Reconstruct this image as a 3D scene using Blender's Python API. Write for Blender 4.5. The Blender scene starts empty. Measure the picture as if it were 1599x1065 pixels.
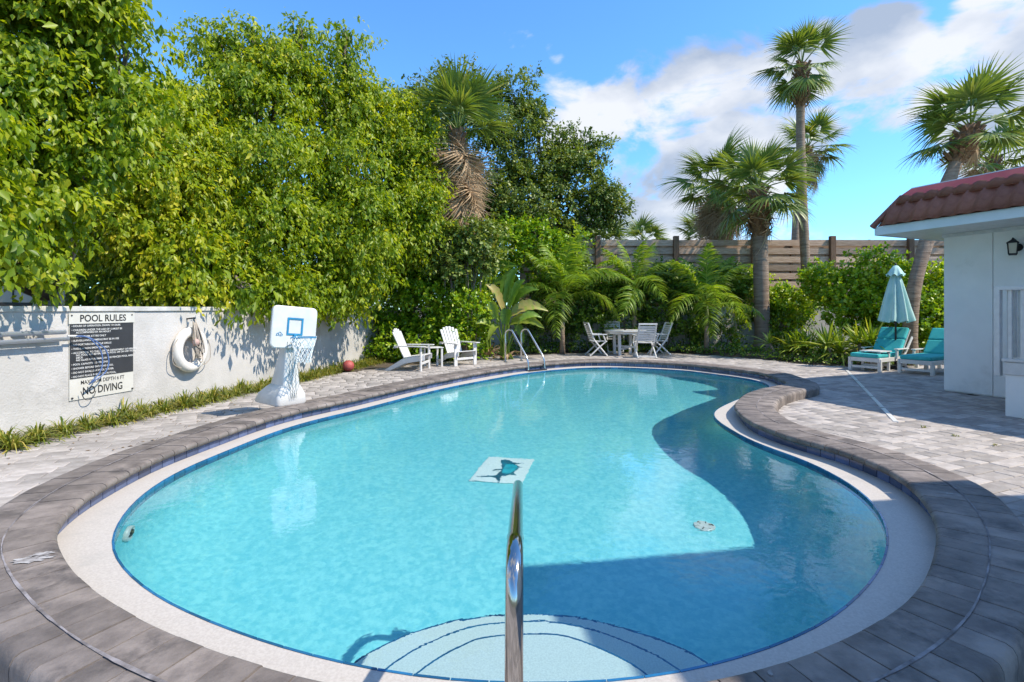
import bpy, bmesh, math, random
import numpy as np
from mathutils import Vector, Matrix
from mathutils.geometry import tessellate_polygon
random.seed(7); RNG = np.random.default_rng(11)
R = math.radians; PI = math.pi
SC = bpy.context.scene; COL = SC.collection

# ------------------------------------------------------------------ camera
F = 800.0; HY = 482.0; CX = 799.5; HC = 1.45
cam = bpy.data.cameras.new('camera'); camo = bpy.data.objects.new('camera', cam); COL.objects.link(camo)
camo.location = (0, 0, HC); camo.rotation_euler = (R(90), 0, 0)
cam.sensor_width = 36; cam.lens = 36 * F / 1599; cam.shift_y = -(532.5 - HY) / 1599
cam.clip_start = 0.05; cam.clip_end = 3000
SC.camera = camo
# ------------------------------------------------------------------ sun
SUNV = Vector((0.80, -0.25, 1.0)).normalized()      # towards the sun
sun = bpy.data.lights.new('sun', 'SUN'); sun.energy = 2.75; sun.angle = R(0.55); sun.color = (1.0, 0.91, 0.77)
suno = bpy.data.objects.new('sun', sun); COL.objects.link(suno)
suno.rotation_euler = SUNV.to_track_quat('Z', 'Y').to_euler()
# ------------------------------------------------------------------ world
W = bpy.data.worlds.new('World'); SC.world = W; W.use_nodes = True
nt = W.node_tree; nt.nodes.clear()
def N(t, **k):
    n = nt.nodes.new(t)
    for a, b in k.items():
        setattr(n, a, b)
    return n
def L(a, b): nt.links.new(a, b)
def pxdir(px, py): return Vector(((px - CX) / F, 1.0, (HY - py) / F)).normalized()
sky = N('ShaderNodeTexSky', sky_type='NISHITA'); sky.sun_disc = False
sky.sun_elevation = math.asin(SUNV.z); sky.sun_rotation = math.atan2(SUNV.x, SUNV.y)
sky.air_density = 1.0; sky.dust_density = 0.15; sky.ozone_density = 3.5; sky.altitude = 10
tint = N('ShaderNodeMix', data_type='RGBA', blend_type='MULTIPLY'); tint.inputs[0].default_value = 1
L(sky.outputs[0], tint.inputs[6]); tint.inputs[7].default_value = (0.46, 0.75, 0.95, 1)
bg1 = N('ShaderNodeBackground'); bg1.inputs[1].default_value = 0.15; L(tint.outputs[2], bg1.inputs[0])
tc = N('ShaderNodeTexCoord')
mp = N('ShaderNodeMapping'); mp.inputs['Scale'].default_value = (1, 1, 1.9); mp.inputs['Location'].default_value = (3.1, 0.4, 0.2)
L(tc.outputs['Generated'], mp.inputs[0])
n1 = N('ShaderNodeTexNoise'); n1.inputs['Scale'].default_value = 5.6; n1.inputs['Detail'].default_value = 10; n1.inputs['Roughness'].default_value = 0.58
n1.inputs['Distortion'].default_value = 0.35
L(mp.outputs[0], n1.inputs['Vector'])
def mth(op, a, b=None, clamp=False):
    m = N('ShaderNodeMath', operation=op); m.use_clamp = clamp
    for i, v in enumerate((a, b)):
        if v is None: continue
        if isinstance(v, (int, float)): m.inputs[i].default_value = v
        else: L(v, m.inputs[i])
    return m.outputs[0]
acc = None
for px, py, rp, wgt in ((1040, 200, 150, .55), (1160, 170, 150, .6), (1310, 130, 130, .5), (1440, 180, 150, .55), (1590, 110, 120, .35),
                        (930, 230, 130, .5), (1040, 300, 130, .5), (1575, 5, 85, .62), (1010, 365, 90, .45), (1375, 70, 70, .3), (1560, 250, 120, .5),
                        (868, 78, 26, .45), (1150, 350, 90, .3), (1230, 230, 90, .3), (1250, 365, 60, .35), (640, 330, 150, .35),
                        (1385, 285, 115, -.6), (1000, 40, 140, -.4), (1180, 40, 80, -.25), (600, 60, 330, -.3), (1130, 325, 50, -.35)):
    c = pxdir(px, py); ang = rp / F * (c.y ** 1.5)
    d = N('ShaderNodeVectorMath', operation='DOT_PRODUCT'); L(tc.outputs['Generated'], d.inputs[0]); d.inputs[1].default_value = c
    mr = N('ShaderNodeMapRange', interpolation_type='SMOOTHSTEP')
    L(d.outputs['Value'], mr.inputs[0]); mr.inputs[1].default_value = math.cos(ang * 1.25); mr.inputs[2].default_value = math.cos(ang * 0.25)
    mr.inputs[3].default_value = 0; mr.inputs[4].default_value = wgt
    acc = mr.outputs[0] if acc is None else mth('ADD', acc, mr.outputs[0])
# elsewhere the same broken fair-weather cloud goes on
sep = N('ShaderNodeSeparateXYZ'); L(tc.outputs['Generated'], sep.inputs[0])
n2 = N('ShaderNodeTexNoise'); n2.inputs['Scale'].default_value = 1.5; n2.inputs['Detail'].default_value = 2; L(mp.outputs[0], n2.inputs['Vector'])
behind = N('ShaderNodeMapRange'); L(sep.outputs[1], behind.inputs[0]); behind.inputs[1].default_value = 0.62; behind.inputs[2].default_value = 0.3
behind.inputs[3].default_value = 0; behind.inputs[4].default_value = 1
gen = mth('MULTIPLY', mth('SUBTRACT', n2.outputs['Fac'], 0.42), 2.4, clamp=True)
acc = mth('ADD', mth('MINIMUM', acc, 0.62), mth('MULTIPLY', mth('MINIMUM', gen, 0.6), behind.outputs[0]))
hz_ = N('ShaderNodeMapRange', interpolation_type='SMOOTHSTEP'); L(sep.outputs[2], hz_.inputs[0]); hz_.inputs[1].default_value = 0.20; hz_.inputs[2].default_value = 0.04
hz_.inputs[3].default_value = 0; hz_.inputs[4].default_value = 0.42
acc = mth('MAXIMUM', acc, hz_.outputs[0])
dens = mth('ADD', mth('SUBTRACT', mth('MULTIPLY', n1.outputs['Fac'], 2.1), 0.42), acc)
cov = N('ShaderNodeMapRange', interpolation_type='SMOOTHSTEP'); L(dens, cov.inputs[0])
cov.inputs[1].default_value = 0.90; cov.inputs[2].default_value = 1.22; cov.inputs[3].default_value = 0; cov.inputs[4].default_value = 0.95
n3 = N('ShaderNodeTexNoise'); n3.inputs['Scale'].default_value = 5.5; n3.inputs['Detail'].default_value = 6
mp3 = N('ShaderNodeMapping'); mp3.inputs['Location'].default_value = (3.1, 0.4, 0.33); mp3.inputs['Scale'].default_value = (1, 1, 1.9); L(tc.outputs['Generated'], mp3.inputs[0]); L(mp3.outputs[0], n3.inputs['Vector'])
cr = N('ShaderNodeValToRGB'); cr.color_ramp.elements[0].position = 0.36; cr.color_ramp.elements[0].color = (0.44, 0.52, 0.66, 1)
cr.color_ramp.elements[1].position = 0.60; cr.color_ramp.elements[1].color = (0.90, 0.92, 0.96, 1); L(n3.outputs['Fac'], cr.inputs[0])
bg2 = N('ShaderNodeBackground'); bg2.inputs[1].default_value = 0.46; L(cr.outputs[0], bg2.inputs[0])
mix = N('ShaderNodeMixShader'); L(cov.outputs[0], mix.inputs[0]); L(bg1.outputs[0], mix.inputs[1]); L(bg2.outputs[0], mix.inputs[2])
wo = N('ShaderNodeOutputWorld'); L(mix.outputs[0], wo.inputs[0])
# ------------------------------------------------------------------ exposure, render
SC.view_settings.view_transform = 'Standard'; SC.view_settings.look = 'None'; SC.view_settings.gamma = 1
SC.view_settings.exposure = 1.20; SC.view_settings.use_curve_mapping = False
SC.render.engine = 'CYCLES'
cy = SC.cycles
cy.use_denoising = True; cy.max_bounces = 8; cy.diffuse_bounces = 4; cy.glossy_bounces = 4; cy.transmission_bounces = 4; cy.transparent_max_bounces = 12
cy.sample_clamp_indirect = 6; cy.caustics_reflective = False; cy.caustics_refractive = True
try: cy.denoiser = 'OPENIMAGEDENOISE'
except Exception: pass

# ================================================================== helpers
def U(px, py, z=0.0):
    d = (HC - z) * F / (py - HY)
    return Vector(((px - CX) / F * d, d, z))
def UW(px, py, z):
    """point on a level surface under water at height z: the sight line bends at the water skin"""
    e = U(px, py, ZW); d = e - Vector((0, 0, HC)); h = Vector((d.x, d.y, 0)); s = h.normalized() * (h.length / d.length / 1.333)
    c = math.sqrt(1 - s.length ** 2); k = (ZW - z) / c; return Vector((e.x + s.x * k, e.y + s.y * k, z))
ZC = .15; ZF = -.98; ZW = -.012
def P(px, py, d):
    return Vector(((px - CX) / F * d, d, HC + (HY - py) / F * d))
MATS = {}
def newmat(name):
    m = bpy.data.materials.new(name); m.use_nodes = True; m.node_tree.nodes.clear(); MATS[name] = m
    t = m.node_tree
    def n(ty, **k):
        x = t.nodes.new(ty)
        for a, b in k.items():
            if a == 'inp':
                for i, v in b.items(): x.inputs[i].default_value = v
            else: setattr(x, a, b)
        return x
    def l(a, b): t.links.new(a, b)
    out = n('ShaderNodeOutputMaterial')
    return m, n, l, out
def c4(c): return (c[0], c[1], c[2], 1)
def mat(name, col, rough=.6, col2=None, scale=6, detail=5, bump=0., bscale=60, metal=0., spec=.5, tone=None, stretch=None, lo=.38, hi=.62, coat=0., bdist=.01, streak=None):
    """Principled surface; colour runs from col to col2 over fractal noise in object space; tone: 'attr' or 'obj' adds a per-piece shade."""
    m, n, l, out = newmat(name)
    b = n('ShaderNodeBsdfPrincipled', inp={'Roughness': rough, 'Metallic': metal, 'Specular IOR Level': spec, 'Coat Weight': coat})
    tcn = n('ShaderNodeTexCoord'); src = tcn.outputs['Object']
    if stretch:
        mpn = n('ShaderNodeMapping', inp={'Scale': stretch}); l(src, mpn.inputs[0]); vsrc = mpn.outputs[0]
    else: vsrc = src
    colsock = None
    if col2 is not None:
        nz = n('ShaderNodeTexNoise', inp={'Scale': scale, 'Detail': detail, 'Roughness': .6}); l(vsrc, nz.inputs['Vector'])
        rp = n('ShaderNodeValToRGB'); rp.color_ramp.elements[0].position = lo; rp.color_ramp.elements[1].position = hi
        rp.color_ramp.elements[0].color = c4(col); rp.color_ramp.elements[1].color = c4(col2); l(nz.outputs['Fac'], rp.inputs[0]); colsock = rp.outputs[0]
    if streak is not None:
        sn = n('ShaderNodeTexNoise', inp={'Scale': streak[1], 'Detail': 6, 'Roughness': .7}); l(src, sn.inputs['Vector'])
        sr = n('ShaderNodeMapRange', inp={1: streak[2], 2: streak[3], 3: 0., 4: 1.}); l(sn.outputs['Fac'], sr.inputs[0])
        mx = n('ShaderNodeMix', data_type='RGBA'); l(sr.outputs[0], mx.inputs[0])
        if colsock is None: mx.inputs[6].default_value = c4(col)
        else: l(colsock, mx.inputs[6])
        mx.inputs[7].default_value = c4(streak[0]); colsock = mx.outputs[2]
    if tone:
        if tone[0] == 'attr':
            an = n('ShaderNodeAttribute'); an.attribute_name = 'tone'; ts = an.outputs['Fac']
        else:
            an = n('ShaderNodeObjectInfo'); ts = an.outputs['Random']
        rr = n('ShaderNodeMapRange', inp={1: 0., 2: 1., 3: tone[1], 4: tone[2]}); l(ts, rr.inputs[0])
        hs = n('ShaderNodeHueSaturation'); l(rr.outputs[0], hs.inputs['Value'])
        if colsock is None: hs.inputs['Color'].default_value = c4(col)
        else: l(colsock, hs.inputs['Color'])
        colsock = hs.outputs[0]
    if colsock is None: b.inputs['Base Color'].default_value = c4(col)
    else: l(colsock, b.inputs['Base Color'])
    if bump:
        nb = n('ShaderNodeTexNoise', inp={'Scale': bscale, 'Detail': 4, 'Roughness': .6}); l(vsrc, nb.inputs['Vector'])
        bp = n('ShaderNodeBump', inp={'Strength': bump, 'Distance': bdist}); l(nb.outputs['Fac'], bp.inputs['Height']); l(bp.outputs[0], b.inputs['Normal'])
    l(b.outputs[0], out.inputs[0])
    return m
def leafmat(name, stops, trans=.35, rough=.42, spec=.45, tcol=(1.35, 1.25, .4)):
    """Leaf blade: colour by per-leaf tone, light passes through in part."""
    m, n, l, out = newmat(name)
    an = n('ShaderNodeAttribute'); an.attribute_name = 'tone'
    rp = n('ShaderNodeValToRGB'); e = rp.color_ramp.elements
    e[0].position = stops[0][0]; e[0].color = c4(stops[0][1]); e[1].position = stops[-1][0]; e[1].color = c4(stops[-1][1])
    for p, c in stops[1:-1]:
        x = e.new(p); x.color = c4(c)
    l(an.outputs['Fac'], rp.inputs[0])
    b = n('ShaderNodeBsdfPrincipled', inp={'Roughness': rough, 'Specular IOR Level': spec}); l(rp.outputs[0], b.inputs['Base Color'])
    tm = n('ShaderNodeMix', data_type='RGBA', blend_type='MULTIPLY'); tm.inputs[0].default_value = 1; l(rp.outputs[0], tm.inputs[6]); tm.inputs[7].default_value = c4(tcol)
    tr = n('ShaderNodeBsdfTranslucent'); l(tm.outputs[2], tr.inputs[0])
    mx = n('ShaderNodeMixShader', inp={0: trans}); l(b.outputs[0], mx.inputs[1]); l(tr.outputs[0], mx.inputs[2]); l(mx.outputs[0], out.inputs[0])
    return m

class MB:
    def __init__(s): s.V = []; s.F = []
    def add(s, vs, fs):
        o = len(s.V); s.V += [tuple(v) for v in vs]; s.F += [tuple(i + o for i in f) for f in fs]; return s
    def box(s, c, d, M=None):
        vs = [Vector((x * d[0] / 2, y * d[1] / 2, z * d[2] / 2)) for x in (-1, 1) for y in (-1, 1) for z in (-1, 1)]
        if M is not None: vs = [M @ v for v in vs]
        c = Vector(c)
        return s.add([v + c for v in vs], [(0, 1, 3, 2), (4, 6, 7, 5), (0, 4, 5, 1), (2, 3, 7, 6), (0, 2, 6, 4), (1, 5, 7, 3)])
    def bar(s, p, q, w, h, up=(0, 0, 1)):
        p = Vector(p); q = Vector(q); d = q - p; ln = d.length; d.normalize(); u = Vector(up)
        if abs(d.dot(u)) > .98: u = Vector((0, 1, 0)) if abs(d.y) < .9 else Vector((1, 0, 0))
        sd = d.cross(u).normalized(); u = sd.cross(d)
        M = Matrix((sd, d, u)).transposed()
        return s.box((p + q) / 2, (w, ln, h), M)
    def tube(s, pts, r, n=8, cap=True):
        pts = [Vector(p) for p in pts]; rs = r if isinstance(r, (list, tuple)) else [r] * len(pts)
        T = [(pts[min(i + 1, len(pts) - 1)] - pts[max(i - 1, 0)]).normalized() for i in range(len(pts))]
        u = Vector((0, 0, 1)) if abs(T[0].z) < .9 else Vector((1, 0, 0))
        vs = []
        for i, p in enumerate(pts):
            sd = T[i].cross(u)
            if sd.length < 1e-5: sd = T[i].cross(Vector((0, 1, 0)))
            sd.normalize(); u = sd.cross(T[i]).normalized()
            for k in range(n):
                a = 2 * PI * k / n; vs.append(p + (sd * math.cos(a) + u * math.sin(a)) * rs[i])
        fs = [(i * n + k, i * n + (k + 1) % n, (i + 1) * n + (k + 1) % n, (i + 1) * n + k) for i in range(len(pts) - 1) for k in range(n)]
        if cap: fs += [tuple(range(n - 1, -1, -1)), tuple((len(pts) - 1) * n + k for k in range(n))]
        return s.add(vs, fs)
    def prism(s, poly, z0, z1):
        n = len(poly)
        return s.add([(x, y, z0) for x, y in poly] + [(x, y, z1) for x, y in poly],
                     [tuple(range(n - 1, -1, -1)), tuple(range(n, 2 * n))] + [(i, (i + 1) % n, n + (i + 1) % n, n + i) for i in range(n)])
    def extr(s, poly3, off):
        n = len(poly3); off = Vector(off); p = [Vector(v) for v in poly3]
        return s.add(p + [v + off for v in p], [tuple(range(n - 1, -1, -1)), tuple(range(n, 2 * n))] + [(i, (i + 1) % n, n + (i + 1) % n, n + i) for i in range(n)])
    def lathe(s, prof, n=20, c=(0, 0, 0), rf=None):
        vs = []
        for r, z in prof:
            for k in range(n):
                a = 2 * PI * k / n; rr = r * (rf(a, z) if rf else 1); vs.append((c[0] + rr * math.cos(a), c[1] + rr * math.sin(a), c[2] + z))
        m = len(prof)
        fs = [(i * n + k, i * n + (k + 1) % n, (i + 1) * n + (k + 1) % n, (i + 1) * n + k) for i in range(m - 1) for k in range(n)]
        fs += [tuple(range(n - 1, -1, -1)), tuple((m - 1) * n + k for k in range(n))]
        return s.add(vs, fs)
    def torus(s, c, Rr, r, M=None, n=24, m=8, sx=1., sy=1.):
        c = Vector(c); vs = []
        for i in range(n):
            a = 2 * PI * i / n
            for j in range(m):
                b = 2 * PI * j / m; v = Vector(((Rr + r * math.cos(b)) * math.cos(a) * sx, (Rr + r * math.cos(b)) * math.sin(a) * sy, r * math.sin(b)))
                vs.append((M @ v if M is not None else v) + c)
        return s.add(vs, [(i * m + j, ((i + 1) % n) * m + j, ((i + 1) % n) * m + (j + 1) % m, i * m + (j + 1) % m) for i in range(n) for j in range(m)])
    def mesh(s, name, origin=(0, 0, 0)):
        me = bpy.data.meshes.new(name); o = Vector(origin)
        me.from_pydata([tuple(Vector(v) - o) for v in s.V], [], s.F); me.update(); return me
    def build(s, name, m, parent=None, smooth=False, bevel=0., world=False, loc=None):
        o = Vector((0, 0, 0))
        if world and parent is not None: o = wloc(parent)
        elif loc is not None and parent is None: o = Vector(loc)
        ob = place(name, s.mesh(name, o), m, parent)
        if loc is not None and parent is None: ob.location = loc
        if smooth: shade(ob.data)
        if bevel: bev(ob, bevel)
        return ob
def wloc(p):
    v = Vector((0, 0, 0))
    while p is not None: v = v + p.location; p = p.parent
    return v
def bev(ob, w, seg=2):
    b = ob.modifiers.new('bevel', 'BEVEL'); b.width = w; b.segments = seg; b.limit_method = 'ANGLE'; b.angle_limit = R(35)
def shade(me): me.polygons.foreach_set('use_smooth', [True] * len(me.polygons))
def autosmooth(ob, ang=40):
    me = ob.data; shade(me)
    bm = bmesh.new(); bm.from_mesh(me)
    for e in bm.edges:
        if len(e.link_faces) == 2 and e.calc_face_angle(0) > R(ang): e.smooth = False
    bm.to_mesh(me); bm.free()
def place(name, me, m=None, parent=None, M=None):
    ob = bpy.data.objects.new(name, me); COL.objects.link(ob)
    if m is not None and len(me.materials) == 0: me.materials.append(m)
    if parent is not None: ob.parent = parent
    if M is not None: ob.matrix_local = M
    return ob
def tag(o, label=None, cat=None, group=None, kind=None):
    if label: o['label'] = label
    if cat: o['category'] = cat
    if group: o['group'] = group
    if kind: o['kind'] = kind
    return o
def thing(name, label, cat, loc=(0, 0, 0), rz=0., group=None):
    o = bpy.data.objects.new(name, None); COL.objects.link(o); o.location = loc; o.rotation_euler = (0, 0, rz); o.empty_display_size = .2
    return tag(o, label, cat, group)
def copy_tree(o, parent=None):
    c = o.copy(); COL.objects.link(c); c.parent = parent
    for ch in list(o.children): copy_tree(ch, c)
    return c
def npmesh(name, V, Fc, tone=None, smooth=False):
    """V (n,3), Fc (m,k) arrays; tone per face."""
    me = bpy.data.meshes.new(name); V = np.asarray(V, np.float32); Fc = np.asarray(Fc, np.int32); k = Fc.shape[1]
    me.vertices.add(len(V)); me.vertices.foreach_set('co', V.ravel())
    me.loops.add(Fc.size); me.loops.foreach_set('vertex_index', Fc.ravel())
    me.polygons.add(len(Fc)); me.polygons.foreach_set('loop_start', np.arange(len(Fc), dtype=np.int32) * k)
    me.update(calc_edges=True)
    if smooth: me.polygons.foreach_set('use_smooth', np.ones(len(Fc), bool))
    if tone is not None:
        a = me.attributes.new('tone', 'FLOAT', 'FACE'); a.data.foreach_set('value', np.asarray(tone, np.float32))
    return me
def nrm(a): return a / np.maximum(np.linalg.norm(a, axis=-1, keepdims=True), 1e-9)
UPV = np.array([0, 0, 1.])
def leaves(Pn, D, Nn, Ln, Wn, tone, fold=.18, rhomb=.45):
    D = nrm(D); S = nrm(np.cross(D, Nn)); Nn = np.cross(S, D); Ln = Ln[:, None]; Wn = Wn[:, None]
    n = len(Pn); V = np.empty((n, 4, 3))
    mid = Pn + D * Ln * rhomb
    V[:, 0] = Pn; V[:, 1] = mid + S * Wn * .5 + Nn * Wn * fold; V[:, 2] = Pn + D * Ln - Nn * Ln * .10; V[:, 3] = mid - S * Wn * .5 + Nn * Wn * fold
    i = np.arange(n)[:, None] * 4
    Fc = np.concatenate([i + np.array([[0, 1, 2]]), i + np.array([[0, 2, 3]])], 1).reshape(-1, 3)
    return V.reshape(-1, 3), Fc, np.repeat(tone, 2)
def paddles(Pn, D, Nn, Ln, Wn, tone):
    """rounder six-point leaf, blunt at the tip"""
    D = nrm(D); S = nrm(np.cross(D, Nn)); Nn = np.cross(S, D); Ln = Ln[:, None]; Wn = Wn[:, None]; n = len(Pn)
    V = np.empty((n, 6, 3)); a = Pn + D * Ln * .45; b = Pn + D * Ln * .85
    V[:, 0] = Pn; V[:, 1] = a + S * Wn * .48 + Nn * Wn * .12; V[:, 2] = b + S * Wn * .38 + Nn * Wn * .08; V[:, 3] = Pn + D * Ln
    V[:, 4] = b - S * Wn * .38 + Nn * Wn * .08; V[:, 5] = a - S * Wn * .48 + Nn * Wn * .12
    i = np.arange(n)[:, None] * 6
    Fc = np.concatenate([i + np.array([[0, 1, 2, 3]]), i + np.array([[0, 3, 4, 5]])], 1).reshape(-1, 4)
    return V.reshape(-1, 3), Fc, np.repeat(tone, 2)
def blades(Pn, D, Ln, Wn, droop, tone, seg=4, roll=None, prof=(.7, 1., .85, .5, .05), vee=0.):
    """long narrow leaves that arch over; seg+1 cross sections."""
    D = nrm(np.asarray(D, float)); n = len(Pn); S = np.cross(D, UPV); S = np.where(np.linalg.norm(S, axis=1, keepdims=True) < .05, np.array([[1., 0, 0]]), S); S = nrm(S)
    if roll is not None:
        B = np.cross(S, D); S = S * np.cos(roll)[:, None] + B * np.sin(roll)[:, None]
    t = np.linspace(0, 1, seg + 1)
    w = np.interp(t, np.linspace(0, 1, len(prof)), prof)
    C = Pn[:, None, :] + D[:, None, :] * (Ln[:, None] * t)[:, :, None] - UPV * ((droop * Ln)[:, None] * t ** 2)[:, :, None]
    off = S[:, None, :] * (Wn[:, None] * w / 2)[:, :, None]
    V = np.stack([C - off, C + off], 2).reshape(n, -1, 3)
    base = np.arange(n)[:, None, None] * (2 * (seg + 1)); k = np.arange(seg)[None, :, None] * 2
    Fc = (base + k + np.array([0, 1, 3, 2])[None, None, :]).reshape(-1, 4)
    return V.reshape(-1, 3), Fc, np.repeat(tone, seg)
def join(parts):
    Vs, Fs, Ts, o = [], [], [], 0
    for v, f, t in parts: Vs.append(v); Fs.append(f + o); Ts.append(t); o += len(v)
    return np.concatenate(Vs), np.concatenate(Fs), np.concatenate(Ts)
def inpoly(pts, poly):
    pts = np.asarray(pts); poly = np.asarray(poly); x, y = pts[:, 0], pts[:, 1]; r = np.zeros(len(pts), bool)
    x1, y1 = poly[:, 0], poly[:, 1]; x2, y2 = np.roll(x1, -1), np.roll(y1, -1)
    for a, b, c, d in zip(x1, y1, x2, y2):
        if b == d: continue
        r ^= ((b > y) != (d > y)) & (x < (c - a) * (y - b) / (d - b) + a)
    return r
def sheet(polys, z):
    """flat sheet: outline with holes"""
    vs = [(p[0], p[1], z) for q in polys for p in q]
    tris = tessellate_polygon([[Vector((p[0], p[1], 0)) for p in q] for q in polys])
    m = MB(); fs = []
    for a, b, c in tris:
        A, B, C_ = (Vector(vs[i]) for i in (a, b, c))
        fs.append((a, b, c) if (B - A).cross(C_ - A).z > 0 else (a, c, b))
    m.add(vs, fs); return m
def closed(pts, ds=.04, sm=.18):
    p = np.array([tuple(q)[:2] for q in pts]); n = len(p); out = []
    for i in range(n):
        a, b, c, d = p[i - 1], p[i], p[(i + 1) % n], p[(i + 2) % n]
        for t in np.linspace(0, 1, 24, endpoint=False):
            out.append(.5 * ((2 * b) + (-a + c) * t + (2 * a - 5 * b + 4 * c - d) * t * t + (-a + 3 * b - 3 * c + d) * t ** 3))
    q = np.array(out)
    def res(q):
        e = np.roll(q, -1, 0) - q; s = np.concatenate([[0], np.cumsum(np.hypot(e[:, 0], e[:, 1]))]); m = int(s[-1] / ds)
        tt = np.linspace(0, s[-1], m, endpoint=False); qq = np.vstack([q, q[:1]])
        return np.stack([np.interp(tt, s, qq[:, 0]), np.interp(tt, s, qq[:, 1])], 1)
    q = res(q); kk = int(3 * sm / ds); ker = np.exp(-.5 * (np.arange(-kk, kk + 1) * ds / sm) ** 2); ker /= ker.sum()
    q = sum(k * np.roll(q, j - kk, 0) for j, k in enumerate(ker)); return res(q)
def normals(q):
    t = nrm(np.roll(q, -1, 0) - np.roll(q, 1, 0)); return np.stack([-t[:, 1], t[:, 0]], 1)
def shown(p):
    """rough size of a small piece at p in the picture: 0 when outside the frame"""
    if p[1] < .3: return 0.
    px = p[0] / p[1] * F + CX; py = HY - (p[2] - HC) / p[1] * F
    if not (-30 < px < 1630 and -30 < py < 1095): return 0.
    return 1. / p[1]

# ================================================================== materials
M_white = mat('white_paint', (.68, .67, .65), .38, (.60, .59, .57), 9, bump=.05, bscale=120)
M_resin = mat('white_resin', (.68, .67, .645), .34, (.60, .59, .565), 5, bump=.04, bscale=80)
M_stucco = mat('white_stucco', (.555, .53, .50), .85, (.475, .455, .425), 2.2, bump=.55, bscale=38, bdist=.012, streak=((.30, .285, .26), 1.7, .53, .82))
M_capst = mat('wall_cap_paint', (.62, .60, .57), .8, (.44, .43, .40), 4, bump=.3, bscale=50)
M_house = mat('house_render', (.86, .845, .81), .8, (.80, .79, .76), 1.6, bump=.35, bscale=60, bdist=.008, streak=((.62, .61, .58), 1.1, .56, .80))
M_fascia = mat('fascia_paint', (.66, .74, .76), .5, (.60, .69, .71), 3)
M_plaster = mat('pool_plaster_ripple_light', (.165, .60, .68), .7, (.285, .735, .775), 20, detail=6, bump=.25, bscale=40, bdist=.012)  # paler mottles paint the ripple light on the floor into the plaster colour
M_ledge = mat('ledge_plaster', (.44, .40, .36), .7, (.515, .475, .43), 90, detail=3, bump=.12, bscale=160, bdist=.003, streak=((.38, .36, .33), 2.2, .56, .78))
M_step = mat('step_plaster', (.58, .63, .63), .7, (.70, .74, .73), 120, detail=3, bump=.1, bscale=160, bdist=.003)
M_tile = mat('glazed_blue_tile', (.040, .062, .135), .16, (.075, .105, .20), 5, tone=('obj', .65, 1.5), spec=.6)
M_wtile = mat('waterline_tile', (.010, .085, .20), .15, (.02, .14, .28), 5, tone=('obj', .7, 1.4), spec=.6)
M_grout = mat('grout', (.45, .45, .46), .9)
M_cope = mat('coping_stone', (.138, .115, .102), .72, (.238, .200, .176), 5.5, detail=8, bump=.5, bscale=26, bdist=.012, tone=('obj', .80, 1.2), streak=((.058, .050, .048), 2.6, .54, .72))
M_copef = mat('coping_stone_far', (.138, .115, .102), .72, (.238, .200, .176), 5.5, detail=8, bump=.5, bscale=26, bdist=.012, streak=((.058, .050, .048), 2.6, .54, .72))
M_mortar = mat('coping_mortar', (.30, .275, .28), .9, (.12, .105, .10), 9, bump=.4, bscale=50)
M_lime = mat('lime_stain', (.42, .40, .385), .9, (.20, .18, .17), 22)
M_paver = mat('paver', (.335, .300, .275), .86, (.44, .40, .37), 9, detail=6, bump=.35, bscale=60, bdist=.006, tone=('obj', .66, 1.14))
M_paverf = mat('paver_field', (.335, .300, .275), .86, (.44, .40, .37), 9, detail=6, bump=.35, bscale=60, bdist=.006, tone=('attr', .66, 1.14))
M_joint = mat('joint_sand', (.16, .145, .13), .95, (.22, .20, .18), 30)
M_soil = mat('soil', (.060, .045, .032), .95, (.11, .085, .06), 8, bump=.6, bscale=20, bdist=.03)
M_ground = mat('ground_earth', (.09, .10, .05), .95, (.14, .13, .08), 1.5, bump=.4, bscale=8, bdist=.05)
M_chrome = mat('polished_steel', (.47, .45, .43), .12, metal=1.)
M_chrome2 = mat('brushed_steel', (.62, .62, .61), .22, metal=1.)
M_black = mat('black_metal', (.012, .012, .014), .4)
M_dark = mat('dark_plastic', (.02, .02, .022), .5)
M_wood = mat('fence_wood', (.38, .24, .155), .85, (.58, .41, .29), 3, detail=8, bump=.4, bscale=30, bdist=.008, stretch=(1, 8, 14), tone=('obj', .7, 1.25))
M_post = mat('fence_post_wood', (.16, .085, .045), .85, (.24, .14, .08), 3, detail=8, bump=.4, bscale=30, bdist=.008, stretch=(10, 10, 1), tone=('obj', .8, 1.2))
M_rooft = mat('clay_tile', (.185, .060, .036), .68, (.28, .112, .072), 5, bump=.25, bscale=90, bdist=.004, tone=('obj', .85, 1.15))
M_roofm = mat('red_metal', (.27, .040, .036), .45, (.34, .075, .062), 2.5)
M_aqua = mat('aqua_canvas', (.035, .40, .41), .8, (.05, .47, .475), 6, bump=.25, bscale=220, bdist=.002)
M_umb = mat('pale_aqua_canvas', (.38, .64, .60), .8, (.48, .71, .665), 4, bump=.25, bscale=200, bdist=.002)
M_ball = mat('red_rubber', (.42, .085, .075), .6, (.33, .06, .055), 8, bump=.3, bscale=160, bdist=.003)
M_blue = mat('blue_plastic', (.020, .19, .36), .4, (.03, .24, .42), 6)
M_net = mat('white_cord', (.80, .80, .78), .8)
M_netd = mat('dark_cord', (.10, .12, .11), .8)
M_rope = mat('hemp_rope', (.46, .40, .33), .9, (.34, .29, .24), 30)
M_ringw = mat('life_ring_vinyl', (.78, .74, .68), .45, (.70, .66, .60), 6)
M_signw = mat('sign_white', (.62, .60, .54), .5, (.56, .54, .48), 3)
M_signb = mat('sign_black', (.030, .031, .034), .45, (.040, .041, .045), 3)
M_ink = mat('sign_ink', (.02, .02, .02), .5)
M_wink = mat('sign_white_ink', (.72, .71, .68), .5)
M_alu = mat('anodised_pole', (.62, .66, .74), .35, metal=.7)
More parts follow.
